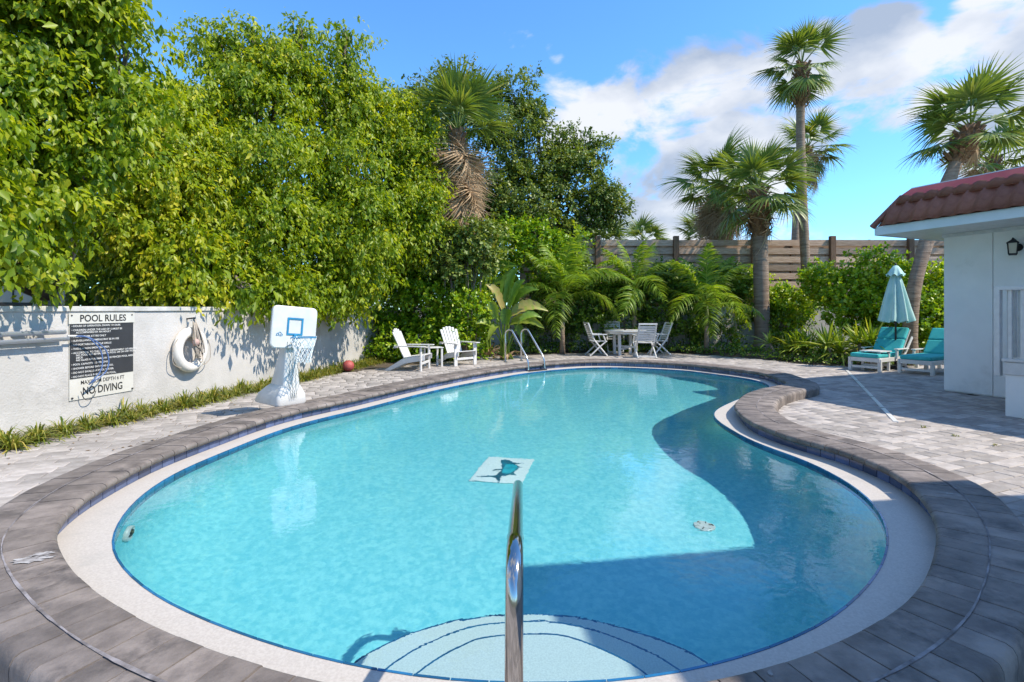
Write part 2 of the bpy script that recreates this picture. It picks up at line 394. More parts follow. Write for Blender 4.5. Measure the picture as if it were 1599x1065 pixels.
M_bark = mat('bark', (.16, .125, .095), .9, (.26, .21, .165), 7, bump=.7, bscale=18, bdist=.03, stretch=(1, 1, .3))
M_palmb = mat('palm_trunk', (.20, .135, .090), .9, (.33, .245, .175), 5, detail=7, bump=.8, bscale=9, bdist=.03, stretch=(.5, .5, 4))
M_boot = mat('palm_boots', (.14, .072, .034), .9, (.30, .175, .09), 12, bump=.6, bscale=30, bdist=.02)
M_green_trunk = mat('crownshaft', (.12, .15, .035), .6, (.20, .21, .07), 6)
M_beige = mat('beige_render', (.50, .42, .33), .85, (.44, .37, .29), 2, bump=.2, bscale=40)
M_orange = mat('orange_roof', (.34, .15, .08), .8, (.42, .20, .11), 6)
M_glass = mat('lamp_glass', (.55, .50, .38), .2)
ST_fic = [(0, (.11, .20, .012)), (.3, (.225, .32, .013)), (.68, (.37, .44, .016)), (1, (.58, .54, .04))]
M_leafA = leafmat('ficus_leaf', ST_fic, .50)
M_leafD = leafmat('dark_leaf', [(0, (.055, .10, .018)), (.5, (.155, .225, .036)), (1, (.32, .36, .07))], .34)
M_leafH = leafmat('clusia_leaf', [(0, (.075, .185, .010)), (.5, (.22, .38, .016)), (1, (.48, .55, .035))], .42, .35)
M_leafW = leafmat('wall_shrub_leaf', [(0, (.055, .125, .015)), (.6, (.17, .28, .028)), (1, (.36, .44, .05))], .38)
M_lirio = leafmat('border_grass_leaf', [(0, (.07, .12, .012)), (.5, (.20, .235, .025)), (1, (.50, .40, .10))], .3)
M_fan = leafmat('palm_fan', [(0, (.055, .115, .025)), (.5, (.16, .235, .045)), (.85, (.31, .36, .09)), (1, (.42, .36, .14))], .3)
M_dead = leafmat('dead_frond', [(0, (.27, .17, .09)), (.6, (.52, .36, .21)), (1, (.66, .52, .33))], .15, .8, .1, (1, 1, 1))
M_pinn = leafmat('feather_frond', [(0, (.075, .17, .014)), (.6, (.22, .34, .028)), (1, (.42, .48, .07))], .42)
M_banana = leafmat('paddle_leaf', [(0, (.08, .17, .018)), (.5, (.20, .33, .035)), (.85, (.36, .43, .07)), (1, (.50, .40, .13))], .42, .38)
M_spiky = leafmat('strap_leaf', [(0, (.06, .14, .012)), (.55, (.20, .31, .026)), (1, (.46, .48, .08))], .34)
M_cover = leafmat('ground_leaf', [(0, (.04, .11, .010)), (.6, (.13, .24, .022)), (1, (.32, .40, .05))], .34)
M_litter = leafmat('fallen_leaf', [(0, (.16, .09, .05)), (1, (.34, .22, .10))], .1, .8, .1, (1, 1, 1))

# water: refracting, rippled, mirror-like at a low angle
def water_material():
    m, n, l, out = newmat('pool_water')
    tcn = n('ShaderNodeTexCoord')
    a = n('ShaderNodeTexNoise', inp={'Scale': 7., 'Detail': 3, 'Roughness': .6, 'Distortion': .6}); l(tcn.outputs['Object'], a.inputs['Vector'])
    b = n('ShaderNodeTexNoise', inp={'Scale': 1.7, 'Detail': 2}); l(tcn.outputs['Object'], b.inputs['Vector'])
    b2 = n('ShaderNodeMath', operation='MULTIPLY', inp={1: 2.2}); l(b.outputs['Fac'], b2.inputs[0])
    ad = n('ShaderNodeMath', operation='ADD'); l(a.outputs['Fac'], ad.inputs[0]); l(b2.outputs[0], ad.inputs[1])
    bp = n('ShaderNodeBump', inp={'Strength': .065, 'Distance': .03}); l(ad.outputs[0], bp.inputs['Height'])
    lw = n('ShaderNodeLayerWeight', inp={'Blend': .5}); l(bp.outputs[0], lw.inputs['Normal'])
    pw = n('ShaderNodeMath', operation='POWER', inp={1: 5.}); l(lw.outputs['Facing'], pw.inputs[0])
    fr = n('ShaderNodeMath', operation='MULTIPLY_ADD', inp={1: .96, 2: .022}); l(pw.outputs[0], fr.inputs[0])
    gl = n('ShaderNodeBsdfGlossy', inp={'Roughness': .0, 'Color': (1, 1, 1, 1)}); l(bp.outputs[0], gl.inputs['Normal'])
    tr = n('ShaderNodeBsdfRefraction', inp={'IOR': 1.333, 'Roughness': .0, 'Color': (.84, .98, 1., 1)}); l(bp.outputs[0], tr.inputs['Normal']); mx = n('ShaderNodeMixShader')
    l(fr.outputs[0], mx.inputs[0]); l(tr.outputs[0], mx.inputs[1]); l(gl.outputs[0], mx.inputs[2]); l(mx.outputs[0], out.inputs['Surface'])
    return m
M_water = water_material()

# ================================================================== pool outline
inner_px = [(520, 1065), (400, 1033), (339, 1013), (215, 961), (120, 895), (86, 840), (88, 820), (136, 772), (240, 716), (319, 686), (443, 645), (555, 621),
            (668, 596), (780, 576), (871, 566), (944, 563), (1060, 567), (1113, 572), (1186, 581), (1216, 591), (1230, 598), (1193, 605), (1164, 614), (1146, 631),
            (1151, 640), (1170, 657), (1235, 681), (1300, 698), (1380, 728), (1423, 756), (1455, 796), (1464, 825), (1455, 879), (1423, 931), (1344, 983),
            (1280, 1011), (1200, 1039), (1100, 1062), (980, 1078), (800, 1086), (640, 1080)]
water_px = [(643, 1059), (544, 1041), (400, 1001), (255, 941), (200, 899), (172, 862), (172, 840), (200, 794), (240, 760), (335, 706), (428, 675), (510, 651), (611, 625),
            (696, 606), (780, 590), (835, 581), (930, 574), (1060, 576), (1113, 581), (1170, 591), (1204, 603), (1147, 626), (1115, 642), (1113, 650), (1138, 670),
            (1203, 697), (1280, 730), (1340, 764), (1376, 800), (1388, 832), (1384, 875), (1348, 927), (1280, 983), (1200, 1015), (1116, 1043), (1072, 1053), (960, 1068), (800, 1072)]
CI = closed([U(x, y, ZC) for x, y in inner_px]); NI = normals(CI)
CWt = closed([U(x, y, 0) for x, y in water_px])
# keep the inner plaster ledge at least 0.14 m wide
for _ in range(2):
    d = np.linalg.norm(CWt[:, None] - CI[None], axis=2); j = d.argmin(1); sgn = ((CI[j] - CWt) * NI[j]).sum(1)
    CWt = CWt - NI[j] * np.clip(.15 - sgn, 0, 1)[:, None]; CWt = closed(CWt[::4], sm=.12)
NW = normals(CWt)
def off(C, Nn, o): return C + Nn * o
HOLE = off(CI, NI, .22)
def strip(C, Nn, prof, m=None):
    """surface swept round a closed curve: prof = [(offset, z)]"""
    n = len(C); vs = []; fs = []
    for o, z in prof:
        q = off(C, Nn, o); vs += [(a, b, z) for a, b in q]
    for k in range(len(prof) - 1):
        for i in range(n):
            j = (i + 1) % n; fs.append((k * n + i, k * n + j, (k + 1) * n + j, (k + 1) * n + i))
    return (m or MB()).add(vs, fs)
def at_s(C, s, ds):
    """point and outward normal at arc position s"""
    n = len(C); f = (s / ds) % n; i = int(f) % n; t = f - int(f); return C[i] * (1 - t) + C[(i + 1) % n] * t
DSI = np.linalg.norm(np.roll(CI, -1, 0) - CI, axis=1).mean(); LI = DSI * len(CI)
DSW = np.linalg.norm(np.roll(CWt, -1, 0) - CWt, axis=1).mean(); LW = DSW * len(CWt)

# ------------------------------------------------------------------ ground sheet
g = sheet([[(-900, -900), (900, -900), (900, 900), (-900, 900)], [tuple(p) for p in HOLE[::3]]], -.10)
tag(g.build('ground', M_ground), kind='structure')

# ------------------------------------------------------------------ paved deck
bed_px = [(0, 690), (84, 673), (169, 659), (253, 639), (330, 626), (414, 608), (490, 591), (535, 582), (611, 574), (680, 566), (746, 557), (830, 554), (912, 551),
          (1040, 551), (1113, 555), (1186, 561), (1260, 569), (1339, 573)]
BED = [U(x, y) for x, y in bed_px]
DECK = [(-5.9, -4.), (-5.9, 2.), (-5.75, 4.)] + [(p.x, p.y) for p in BED] + [(11.2, 13.2), (15., 13.6), (15., -4.)]
deck = sheet([DECK, [tuple(p) for p in HOLE[::3]]], -.022).build('paved_deck', M_joint); tag(deck, kind='structure')
ang = math.atan2(.379, .925); e1 = np.array([math.cos(ang), math.sin(ang)]); e2 = np.array([-e1[1], e1[0]])
RW = .158; pav = []
rr = random.Random(3)
for r in range(-30, 120):
    u = -9 + rr.random() * .3
    while u < 20:
        ln = rr.choice((.158, .235, .235, .315)); pav.append((u + ln / 2, r * RW, ln)); u += ln
pav = np.array(pav); pc = pav[:, :1] * e1 + pav[:, 1:2] * e2
keep = inpoly(pc, DECK) & ~inpoly(pc, off(CI, NI, .37)) & (pc[:, 1] > -.5)
pav = pav[keep]; pc = pc[keep]
rank = np.array([shown((x, y, 0)) for x, y in pc])
HN = np.array([-.925, -.379]); in_house = ((pc - np.array([7.64, 9.06])) @ HN < -.05) & ((pc - np.array([7.64, 9.06])) @ np.array([.379, -.925]) > .05)
pc = pc[~in_house]; pav = pav[~in_house]; rank = rank[~in_house]
order = np.argsort(-rank, kind='stable')
def paver_mesh(ln):
    m = MB(); a = ln / 2 - .003; b = RW / 2 - .003; c = .006
    vs = [(-a, -b, -.05), (a, -b, -.05), (a, b, -.05), (-a, b, -.05), (-a, -b, -c), (a, -b, -c), (a, b, -c), (-a, b, -c), (-a + c, -b + c, 0), (a - c, -b + c, 0), (a - c, b - c, 0), (-a + c, b - c, 0)]
    fs = [(0, 1, 5, 4), (1, 2, 6, 5), (2, 3, 7, 6), (3, 0, 4, 7), (4, 5, 9, 8), (5, 6, 10, 9), (6, 7, 11, 10), (7, 4, 8, 11), (8, 9, 10, 11)]
    m.add(vs, fs); return m
pm = {}
for ln in (.158, .235, .315):
    mb_ = paver_mesh(ln); me = mb_.mesh('paver'); me.materials.append(M_paver); pm[ln] = (me, np.array(mb_.V), mb_.F)
PV, PF, PT = [], [], []; cnt = 0
Rz = np.array([[e1[0], e2[0], 0], [e1[1], e2[1], 0], [0, 0, 1]])
for k, i in enumerate(order):
    ln = min(pm, key=lambda q: abs(q - pav[i, 2])); zj = rr.uniform(-.003, .0015); tl = (rr.uniform(-.006, .006), rr.uniform(-.006, .006))
    if k < 300 and rank[i] > 0:
        place('paver', pm[ln][0], None, deck, Matrix.Translation((pc[i, 0], pc[i, 1], zj)) @ Matrix.Rotation(ang, 4, 'Z') @ Matrix.Rotation(tl[0], 4, 'X') @ Matrix.Rotation(tl[1], 4, 'Y'))
    else:
        v = pm[ln][1].copy(); v[:, 2] += tl[0] * v[:, 1] + tl[1] * v[:, 0]; v = v @ Rz.T + np.array([pc[i, 0], pc[i, 1], zj])
        PV.append(v); PF.append(np.array(pm[ln][2]) + cnt); cnt += len(v); PT.append(np.full(9, rr.random()))
pf = place('paver_field', npmesh('paver_field', np.concatenate(PV), np.concatenate(PF), np.concatenate(PT)), M_paverf, deck); pf['kind'] = 'stuff'
# planting beds behind the deck edge
bed = MB()
bp_ = [(-9, 2), (-9, 30), (20, 30), (20, 13.7), (15, 13.58), (11.2, 13.18)] + [(p.x, p.y) for p in reversed(BED)] + [(-5.76, 4.), (-5.91, 2.)]
bedo = sheet([bp_], -.012).build('planting_bed', M_soil); tag(bedo, kind='structure')

# ------------------------------------------------------------------ pool shell
pool = thing('swimming_pool', 'kidney shaped swimming pool with turquoise water and dark stone rim', 'swimming pool', (0, 0, 0))
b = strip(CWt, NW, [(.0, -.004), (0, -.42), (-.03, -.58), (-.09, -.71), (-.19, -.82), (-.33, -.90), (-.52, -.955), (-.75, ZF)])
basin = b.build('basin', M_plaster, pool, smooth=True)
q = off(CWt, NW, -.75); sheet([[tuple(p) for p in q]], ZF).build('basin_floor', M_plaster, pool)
lv = MB(); ni = len(CI)
# ledge between the wall tiles and the waterline tiles: match each inner point with the nearest waterline point
d = np.linalg.norm(CI[:, None] - CWt[None], axis=2); jn = d.argmin(1)
A3 = off(CI, NI, .06); B3 = CWt[jn] + NW[jn] * .006
ker = np.ones(9) / 9.; B3 = sum(kk * np.roll(B3, t - 4, 0) for t, kk in enumerate(ker))
lv.add([(x, y, .012) for x, y in A3] + [(x, y, .004) for x, y in B3], [(i, (i + 1) % ni, ni + (i + 1) % ni, ni + i) for i in range(ni)])
lv.build('ledge', M_ledge, pool)
strip(CI, NI, [(.055, ZC - .02), (.055, .0)]).build('tile_backing', M_grout, pool)
strip(CWt, NW, [(.004, -.001), (.003, -.17)]).build('waterline_backing', M_grout, pool)
def tiles(C, ds, total, step, o, z0, z1, name, m, parent, thick=.012):
    n = int(total / step); st = total / n
    Nn = normals(C)
    for k in range(n):
        p = at_s(C, k * st + .003, ds); q2 = at_s(C, (k + 1) * st - .003, ds)
        t = (q2 - p); lt = np.linalg.norm(t); t = t / lt; nn = np.array([-t[1], t[0]]); c = (p + q2) / 2 + nn * o
        if k == 0:
            mm = MB().box((0, 0, 0), (st - .005, thick, z1 - z0)).mesh(name); mm.materials.append(m); tiles.me = mm
        place(name, tiles.me, None, parent, Matrix.Translation((c[0], c[1], (z0 + z1) / 2)) @ Matrix.Rotation(math.atan2(t[1], t[0]), 4, 'Z') @ Matrix.Diagonal((lt / (st - .006), 1, 1, 1)))
tiles(CI, DSI, LI, .152, .053, .014, .105, 'wall_tile', M_tile, pool)
tiles(CWt, DSW, LW, .152, .0, -.15, .007, 'waterline_tile', M_wtile, pool)
# entry steps
s1 = [(544, 1041), (600, 1007), (679, 977), (747, 964), (819, 959), (900, 964), (960, 977), (1020, 995), (1072, 1017), (1114, 1041)]
s2 = [(594, 1051), (639, 1019), (695, 993), (747, 977), (839, 970), (900, 977), (960, 995), (1020, 1021), (1072, 1053)]
s3 = [(641, 1059), (679, 1031), (715, 1011), (759, 995), (851, 990), (900, 998), (960, 1023), (996, 1043), (1018, 1061)]
def smooth_open(pts, n=40):
    p = np.array(pts); tt = np.arange(len(p)); out = []
    for u in np.linspace(0, len(p) - 1, n):
        i = min(int(u), len(p) - 2); t = u - i; a = p[max(i - 1, 0)]; b_ = p[i]; c = p[i + 1]; d_ = p[min(i + 2, len(p) - 1)]
        out.append(.5 * ((2 * b_) + (-a + c) * t + (2 * a - 5 * b_ + 4 * c - d_) * t * t + (-a + 3 * b_ - 3 * c + d_) * t ** 3))
    return np.array(out)
for pts, z in ((s1, -.60), (s2, -.40), (s3, -.19)):
    arc = smooth_open([tuple(UW(x, y, z))[:2] for x, y in pts]); a0 = arc[0]; a1 = arc[-1]
    poly = [tuple(p) for p in arc] + [(a1[0] + .12, 1.86), (0.1, 1.62), (a0[0] - .12, 1.86)]
    poly = poly[::-1]
    st_ = MB().prism(poly, ZF - .02, z).build('step', M_step, pool)
    MB().tube([(x, y, z - .004) for x, y in arc], .0075, 6).build('step_edge_tile', M_wtile, st_)
# water body
wq = off(CWt, NW, .003); wt = sheet([[tuple(p) for p in wq]], ZW)
wobj = wt.build('water', M_water, smooth=True); tag(wobj, kind='structure')
# let the sun reach the pool floor through the refracting skin
wobj.cycles.is_caustics_caster = True; sun.cycles.is_caustics_light = True
for o_ in pool.children_recursive: o_.cycles.is_caustics_receiver = True

# ------------------------------------------------------------------ coping
cop = thing('pool_coping', 'raised charcoal brown stone coping in two rows around the pool', 'coping', (0, 0, 0))
KW = np.interp(CI[:, 1], [2.5, 3.8], [.74, 1.])
def stone_prof(row):
    if row == 0:    # bullnose over the water
        return [(.045, ZC - .062), (.012, ZC - .058), (-.002, ZC - .04), (-.003, ZC - .022), (.008, ZC - .007), (.026, ZC), (.266, ZC - .001), (.266, ZC - .07)]
    return [(.276, ZC - .07), (.276, ZC - .001), (.455, ZC), (.485, ZC - .010), (.502, ZC - .034), (.505, ZC - .06), (.498, -.05), (.40, -.05)]
def stone(s0, s1_, prof, nseg=3, dz=0.):
    m = MB(); k = len(prof); vs = []
    for i in range(nseg + 1):
        s = s0 + (s1_ - s0) * i / nseg; p = at_s(CI, s, DSI); nn = at_s(NI, s, DSI) * float(np.interp(p[1], [2.5, 3.8], [.74, 1.]))
        vs += [(p[0] + nn[0] * o, p[1] + nn[1] * o, z + dz) for o, z in prof]
    fs = [(i * k + j, i * k + j + 1, (i + 1) * k + j + 1, (i + 1) * k + j) for i in range(nseg) for j in range(k - 1)]
    fs += [tuple(range(k)), tuple(nseg * k + j for j in range(k - 1, -1, -1))]
    return m.add(vs, fs)
allst = []
for row, st0 in ((0, .15), (1, .145)):
    n = int(LI / st0); st = LI / n
    for k in range(n):
        sm = (k + .5) * st; p = at_s(CI, sm, DSI); nn = at_s(NI, sm, DSI); c = p + nn * (.13 if row == 0 else .39)
        allst.append((shown((c[0], c[1], ZC)), row, k * st + .0035, (k + 1) * st - .0035))
allst.sort(key=lambda a: -a[0]); rest = MB()
for k, (sh, row, a, b2) in enumerate(allst):
    m = stone(a, b2, stone_prof(row), 3, rr.uniform(-.0025, .0025))
    if k < 300 and sh > 0:
        o = m.build('coping_stone', M_cope, cop); autosmooth(o, 50)
    else: rest.add(m.V, m.F)
ro = rest.build('coping_far_run', M_copef, cop); ro['kind'] = 'stuff'; autosmooth(ro, 50)
strip(CI, NI * KW[:, None], [(.06, ZC - .05), (.20, ZC - .012), (.271, ZC - .004), (.45, ZC - .014), (.48, ZC - .06), (.47, -.06)]).build('mortar_bed', M_mortar, cop)
# smeared mortar over the joint between the two rows
for a, b2 in ((0.00, 1.), ):
    tp = []
    m = MB(); vs = []; fs = []; n = len(CI)
    w = .003 + .009 * np.abs(np.sin(np.arange(n) * .11) * np.sin(np.arange(n) * .031 + 1)) + RNG.random(n) * .004
    NK = NI * KW[:, None]; ia = off(CI, NK, .271) - NI * w[:, None] * .6; ib = off(CI, NK, .271) + NI * w[:, None] * .6
    m.add([(x, y, ZC + .0035) for x, y in ia] + [(x, y, ZC + .0035) for x, y in ib], [(i, (i + 1) % n, n + (i + 1) % n, n + i) for i in range(n)])
    m.build('mortar_seam', M_mortar, cop)
def splash(px, py, ln, wd, angd):
    c = U(px, py, ZC); m = MB(); k = 26; rs = [1 + .35 * math.sin(i * 2.3) * rr.random() - .3 * rr.random() for i in range(k)]
    m.add([(c.x + math.cos(i / k * 2 * PI) * ln * rs[i] * math.cos(angd) - math.sin(i / k * 2 * PI) * wd * rs[i] * math.sin(angd),
            c.y + math.cos(i / k * 2 * PI) * ln * rs[i] * math.sin(angd) + math.sin(i / k * 2 * PI) * wd * rs[i] * math.cos(angd), ZC + .0042) for i in range(k)], [tuple(range(k))])
    return m.build('lime_mark', M_lime, cop)
splash(50, 874, .10, .045, .25); splash(66, 866, .06, .030, .35); splash(1478, 771, .075, .012, -.25)
splash(1203, 1052, .018, .010, 1.2)

# ------------------------------------------------------------------ fittings in the pool
mos = [UW(x, y, ZF + .01) for x, y in ((733, 751), (815, 756), (834, 718), (763, 713))]
ft = thing('fish_mosaic', 'pale square mosaic with a leaping blue billfish on the pool floor', 'mosaic', sum(mos, Vector()) / 4)
MB().extr(mos, (0, 0, .006)).build('mosaic_panel', mat('mosaic_white', (.80, .83, .82), .6, (.90, .92, .91), 60), ft, world=True)
def mosuv(u, v):    # crop pixels of the mosaic to floor
    return UW(700 + u / 9.406, 690 + v / 9.406, ZF + .022)
fish = [(400, 512), (560, 497), (640, 497), (705, 488), (770, 440), (795, 395), (785, 340), (770, 262), (835, 250), (900, 272), (990, 308), (1115, 312), (1035, 327), (990, 325),
        (1030, 355), (1060, 370), (1130, 374), (1060, 382), (1030, 400), (975, 440), (960, 465), (1018, 490), (950, 478), (870, 482), (820, 500), (790, 497), (765, 525), (768, 570), (738, 598), (715, 560), (690, 527), (640, 518), (560, 520)]
fm_ = sheet([[tuple(mosuv(u, v))[:2] for u, v in fish]], ZF + .020)
fm_.build('fish_body', mat('mosaic_blue', (.004, .075, .14), .5, (.0, .24, .36), 9, lo=.35, hi=.65), ft, world=True)
sheet([[tuple(mosuv(u, v))[:2] for u, v in [(800, 455), (815, 380), (850, 335), (990, 345), (1025, 372), (960, 430), (880, 462)]]], ZF + .0225).build('flank', mat('mosaic_cyan', (.0, .30, .42), .5, (.02, .48, .58), 8), ft, world=True)
fin = sheet([[tuple(mosuv(u, v))[:2] for u, v in [(640, 420), (690, 405), (795, 398), (790, 415), (700, 418)]]], ZF + .021); fin.build('fin', MATS['mosaic_blue'], ft, world=True)
dp = UW(1100, 822, ZF)
dr = thing('floor_drain', 'round white drain cover on the pool floor', 'drain', dp)
MB().lathe([(.085, 0), (.085, .012), (.075, .018), (.05, .020), (.001, .021)], 20).build('cover', M_resin, dr)
for a in range(6): MB().box((.055 * math.cos(a * PI / 3), .055 * math.sin(a * PI / 3), .021), (.03, .008, .006), Matrix.Rotation(a * PI / 3, 3, 'Z')).build('slot', M_dark, dr)
ii = int(np.argmin(np.linalg.norm(CWt - np.array([-2.75, 3.62]), axis=1))); rp_ = CWt[ii]; rn_ = NW[ii]
fx = thing('return_inlet', 'oval white return fitting on the pool wall below the water', 'pool fitting', (rp_[0] - rn_[0] * .014, rp_[1] - rn_[1] * .014, -.40))
Mr = Matrix.Rotation(math.atan2(-rn_[1], -rn_[0]), 3, 'Z') @ Matrix.Rotation(PI / 2, 3, 'Y')
MB().torus((0, 0, 0), .085, .022, Mr, 24, 8).build('ring', M_resin, fx, smooth=True)
MB().torus((0, 0, 0), .032, .031, Mr, 16, 6).build('eyeball', M_dark, fx, smooth=True)

for r_ in (ft, dr, fx):
    for o_ in r_.children_recursive: o_.cycles.is_caustics_receiver = True
# ------------------------------------------------------------------ entry handrail
def bend(pts, rad, n=6):
    out = [Vector(pts[0])]
    for i in range(1, len(pts) - 1):
        a, b, c = Vector(pts[i - 1]), Vector(pts[i]), Vector(pts[i + 1]); u = (a - b).normalized(); v = (c - b).normalized()
        rd = min(rad, (a - b).length * .48, (c - b).length * .48)
        p0 = b + u * rd; p1 = b + v * rd
        for k in range(n + 1):
            t = k / n; out.append(p0 * (1 - t) ** 2 + b * 2 * t * (1 - t) + p1 * t * t)
    return out + [Vector(pts[-1])]
hr = thing('entry_handrail', 'polished steel handrail standing at the pool entry steps', 'handrail', (.005, 1.33, ZC))
o = MB().tube(bend([(.004, 1.33, ZC - .02), (.006, 1.34, .80), (.034, 2.78, .515), (.036, 2.95, -.60)], .17, 10), .0243, 20).build('rail', M_chrome, hr, smooth=True, world=True)
MB().tube([(.0097, 1.535, .7605), (.0101, 1.545, .7585)], .0252, 20).build('joint_collar', M_chrome, hr, world=True)
MB().lathe([(.055, 0), (.055, .012), (.03, .03)], 24).build('escutcheon', M_chrome2, hr, smooth=False)

# ------------------------------------------------------------------ ladder
la = Vector((-.16, 12.45, ZC)); ldir = Vector((.62, -.78, 0)).normalized(); lsd = Vector((ldir.y, -ldir.x, 0)) * -1
ld = thing('pool_ladder', 'steel pool ladder with two looped rails at the far edge', 'ladder', la)
for s in (0, .50):
    p0 = la + lsd * s
    a = [p0 + Vector((0, 0, 0)), p0 + Vector((0, 0, .76)), p0 + ldir * .22 + Vector((0, 0, .82)), p0 + ldir * .86 + Vector((0, 0, .12)), p0 + ldir * .88 + Vector((0, 0, -.72))]
    MB().tube(bend(a, .16, 8), .021, 12).build('rail', M_chrome2, ld, smooth=True, world=True)
    MB().lathe([(.05, 0), (.05, .012), (.025, .025)], 16, tuple(p0 - la)).build('escutcheon', M_chrome2, ld)
for z in (-.13, -.40):
    MB().bar(la + ldir * .88 + lsd * -.02 + Vector((0, 0, z - .0)), la + ldir * .88 + lsd * .52 + Vector((0, 0, z)), .09, .03).build('tread', M_dark, ld, world=True)

# ================================================================== garden walls and fence
WA = Vector((-5.58, 5.58, 0)); wdir = Vector((1.54, 7.92, 0)).normalized(); wn = Vector((wdir.y, -wdir.x, 0))     # wn faces the pool
def WP(t, o, z): return WA + wdir * t + wn * o + Vector((0, 0, z))
WTOP = HC + .03
gw = thing('garden_wall', 'white stucco garden wall behind the border grass, with sign and life ring', 'wall', WP(4, 0, 0))
WL0, WL1 = -6., 10.6
MB().bar(WP(WL0, -.1, (WTOP - .07) / 2), WP(WL1, -.1, (WTOP - .07) / 2), .2, WTOP - .07).build('wall_body', M_stucco, gw, world=True)
MB().bar(WP(WL0, -.1, WTOP - .033), WP(WL1, -.1, WTOP - .033), .25, .066).build('wall_cap', M_capst, gw, world=True, bevel=.008)
fw = thing('far_wall', 'low white wall behind the shrubs at the far end of the garden', 'wall', (4, 18.2, 0))
MB().bar((-3.5, 17.7, .74), (15.5, 18.6, .74), .2, 1.48).build('wall_body', M_stucco, fw, world=True)
MB().bar((-3.5, 17.7, 1.505), (15.5, 18.6, 1.505), .25, .05).build('wall_cap', M_capst, fw, world=True)
# fence: horizontal boards on both faces of posts
FD = 19.6; fx0 = (905 - CX) / F * FD; fsp = 3.0
fe = thing('wood_fence', 'tall weathered wood fence of horizontal boards beyond the shrubs', 'fence', (8, FD, 0))
ftop = HC + (HY - 374) / F * FD
bme = {}
for k in range(-1, 6):
    xp = (933 - CX) / F * FD + k * 2.98
    if k >= 0:
        MB().box((xp, FD - .07, (ftop + .12) / 2), (.20, .16, ftop + .12)).build('post', M_post, fe, world=True, bevel=.01)
    for j in range(11):
        for side in (0, 1):
            z = ftop - .13 - j * .318 - side * .159
            bm_ = MB().box((0, 0, 0), (2.97, .03, .225)).mesh('board') if 'b' not in bme else bme['b']
            if 'b' not in bme: bm_.materials.append(M_wood); bme['b'] = bm_
            o = place('board', bm_, None, fe, Matrix.Translation((xp + 1.49 - 8, side * .12 + rr.uniform(-.006, .006), z)) @ Matrix.Rotation(rr.uniform(-.006, .006), 4, 'Y') @ Matrix.Rotation(rr.uniform(-.05, .05), 4, 'X'))
    MB().box((xp + 1.49, FD + .06, ftop / 2), (.07, .07, ftop)).build('stiffener', M_post, fe, world=True)

# ================================================================== things on the left wall
# sign
sg = thing('pool_rules_sign', 'large black and white POOL RULES notice board on the wall', 'sign', WP(.85, .0, .31))
def wall_t(px):     # distance along the wall under picture column px
    k = (px - CX) / F; Y = (WA.x - WA.y * wdir.x / wdir.y) / (k - wdir.x / wdir.y); return (Y - WA.y) / wdir.y
T0, T1 = wall_t(107), wall_t(207); ZB, ZT = .315, 1.395
def rect(t0, t1, z0, z1, o0, o1): return MB().bar(WP(t0, (o0 + o1) / 2, (z0 + z1) / 2), WP(t1, (o0 + o1) / 2, (z0 + z1) / 2), o1 - o0, z1 - z0)
SH = ZT - ZB
rect(T0, T1, ZB, ZT, .002, .012).build('backing_board', M_signw, sg, world=True)
zb0 = ZB + SH * .245; zb1 = ZT - SH * .125
rect(T0 + .004, T1 - .004, zb0, zb1, .012, .015).build('black_panel', M_signb, sg, world=True)
rect(T0 - .012, T1 + .012, zb1, ZT, .012, .022).build('header_panel', M_signw, sg, world=True, bevel=.002)
def text(body, h, t, z, o, m, parent, align='LEFT', bold=.0, width=None):
    cu = bpy.data.curves.new('lettering', 'FONT'); cu.body = body; cu.size = 1; cu.align_x = align; cu.offset = bold; cu.resolution_u = 3
    ob = bpy.data.objects.new('tmp', cu); COL.objects.link(ob); dg = bpy.context.evaluated_depsgraph_get()
    me = bpy.data.meshes.new_from_object(ob.evaluated_get(dg)); bpy.data.objects.remove(ob); bpy.data.curves.remove(cu)
    me.name = 'lettering'
    xs = [v.co.x for v in me.vertices]; ys = [v.co.y for v in me.vertices]; s = h / .72; sx = s
    if width: sx = width / (max(xs) - min(xs))
    par = wloc(parent)
    for v in me.vertices:
        v.co = WP(t + v.co.x * sx, o, z + v.co.y * s) - par
    me.materials.clear(); return place('lettering', me, m, parent)
SW = T1 - T0; tm = (T0 + T1) / 2
text('POOL RULES', .088, tm, ZT - SH * .100, .0235, M_ink, sg, 'CENTER', .02, SW * .72)
text('MAXIMUM DEPTH 6 FT', .050, tm, ZB + SH * .170, .0135, M_ink, sg, 'CENTER', .012, SW * .68)
text('NO DIVING', .098, tm, ZB + SH * .045, .0135, M_ink, sg, 'CENTER', .02, SW * .62)
lines = ['\u2022 HOURS OF OPERATION: DAWN TO DUSK', None, '\u2022 CHILDREN UNDER THE AGE OF 12 MUST BE', '      ACCOMPANIED BY AN ADULT', None, '\u2022 PROPER SWIM ATTIRE ONLY', None, '\u2022 SURVEILLANCE CAMERAS MAY BE IN USE', None,
         '\u2022 NO PORTABLE BARBECUE GRILLS', None, '\u2022 THIS IS A NON SMOKING AREA.', None, '\u2022 ACCORDING TO THE FLORIDA DEPARTMENT OF HEALTH:', '      NO FOOD OR BEVERAGES IN POOL OR ON WET POOL', '      DECK',
         '      NO GLASS OR ANIMALS IN THE FENCED POOL AREA', None, '\u2022 POOL CAPACITY: 13 PERSONS.', None, '\u2022 SHOWER BEFORE ENTERING POOL.', None, '\u2022 DO NOT SWALLOW POOL WATER.', None, '\u2022 DO NOT PLACE FURNITURE IN POOL.']
nl = sum(1. if s else .62 for s in lines); zl = zb1 - .012; lh = (zb1 - zb0 - .02) / nl
for s in lines:
    if s: zl -= lh; text(s, .0235, T0 + .022, zl + .006, .0165, M_wink, sg, 'LEFT', .012)
    else: zl -= lh * .62
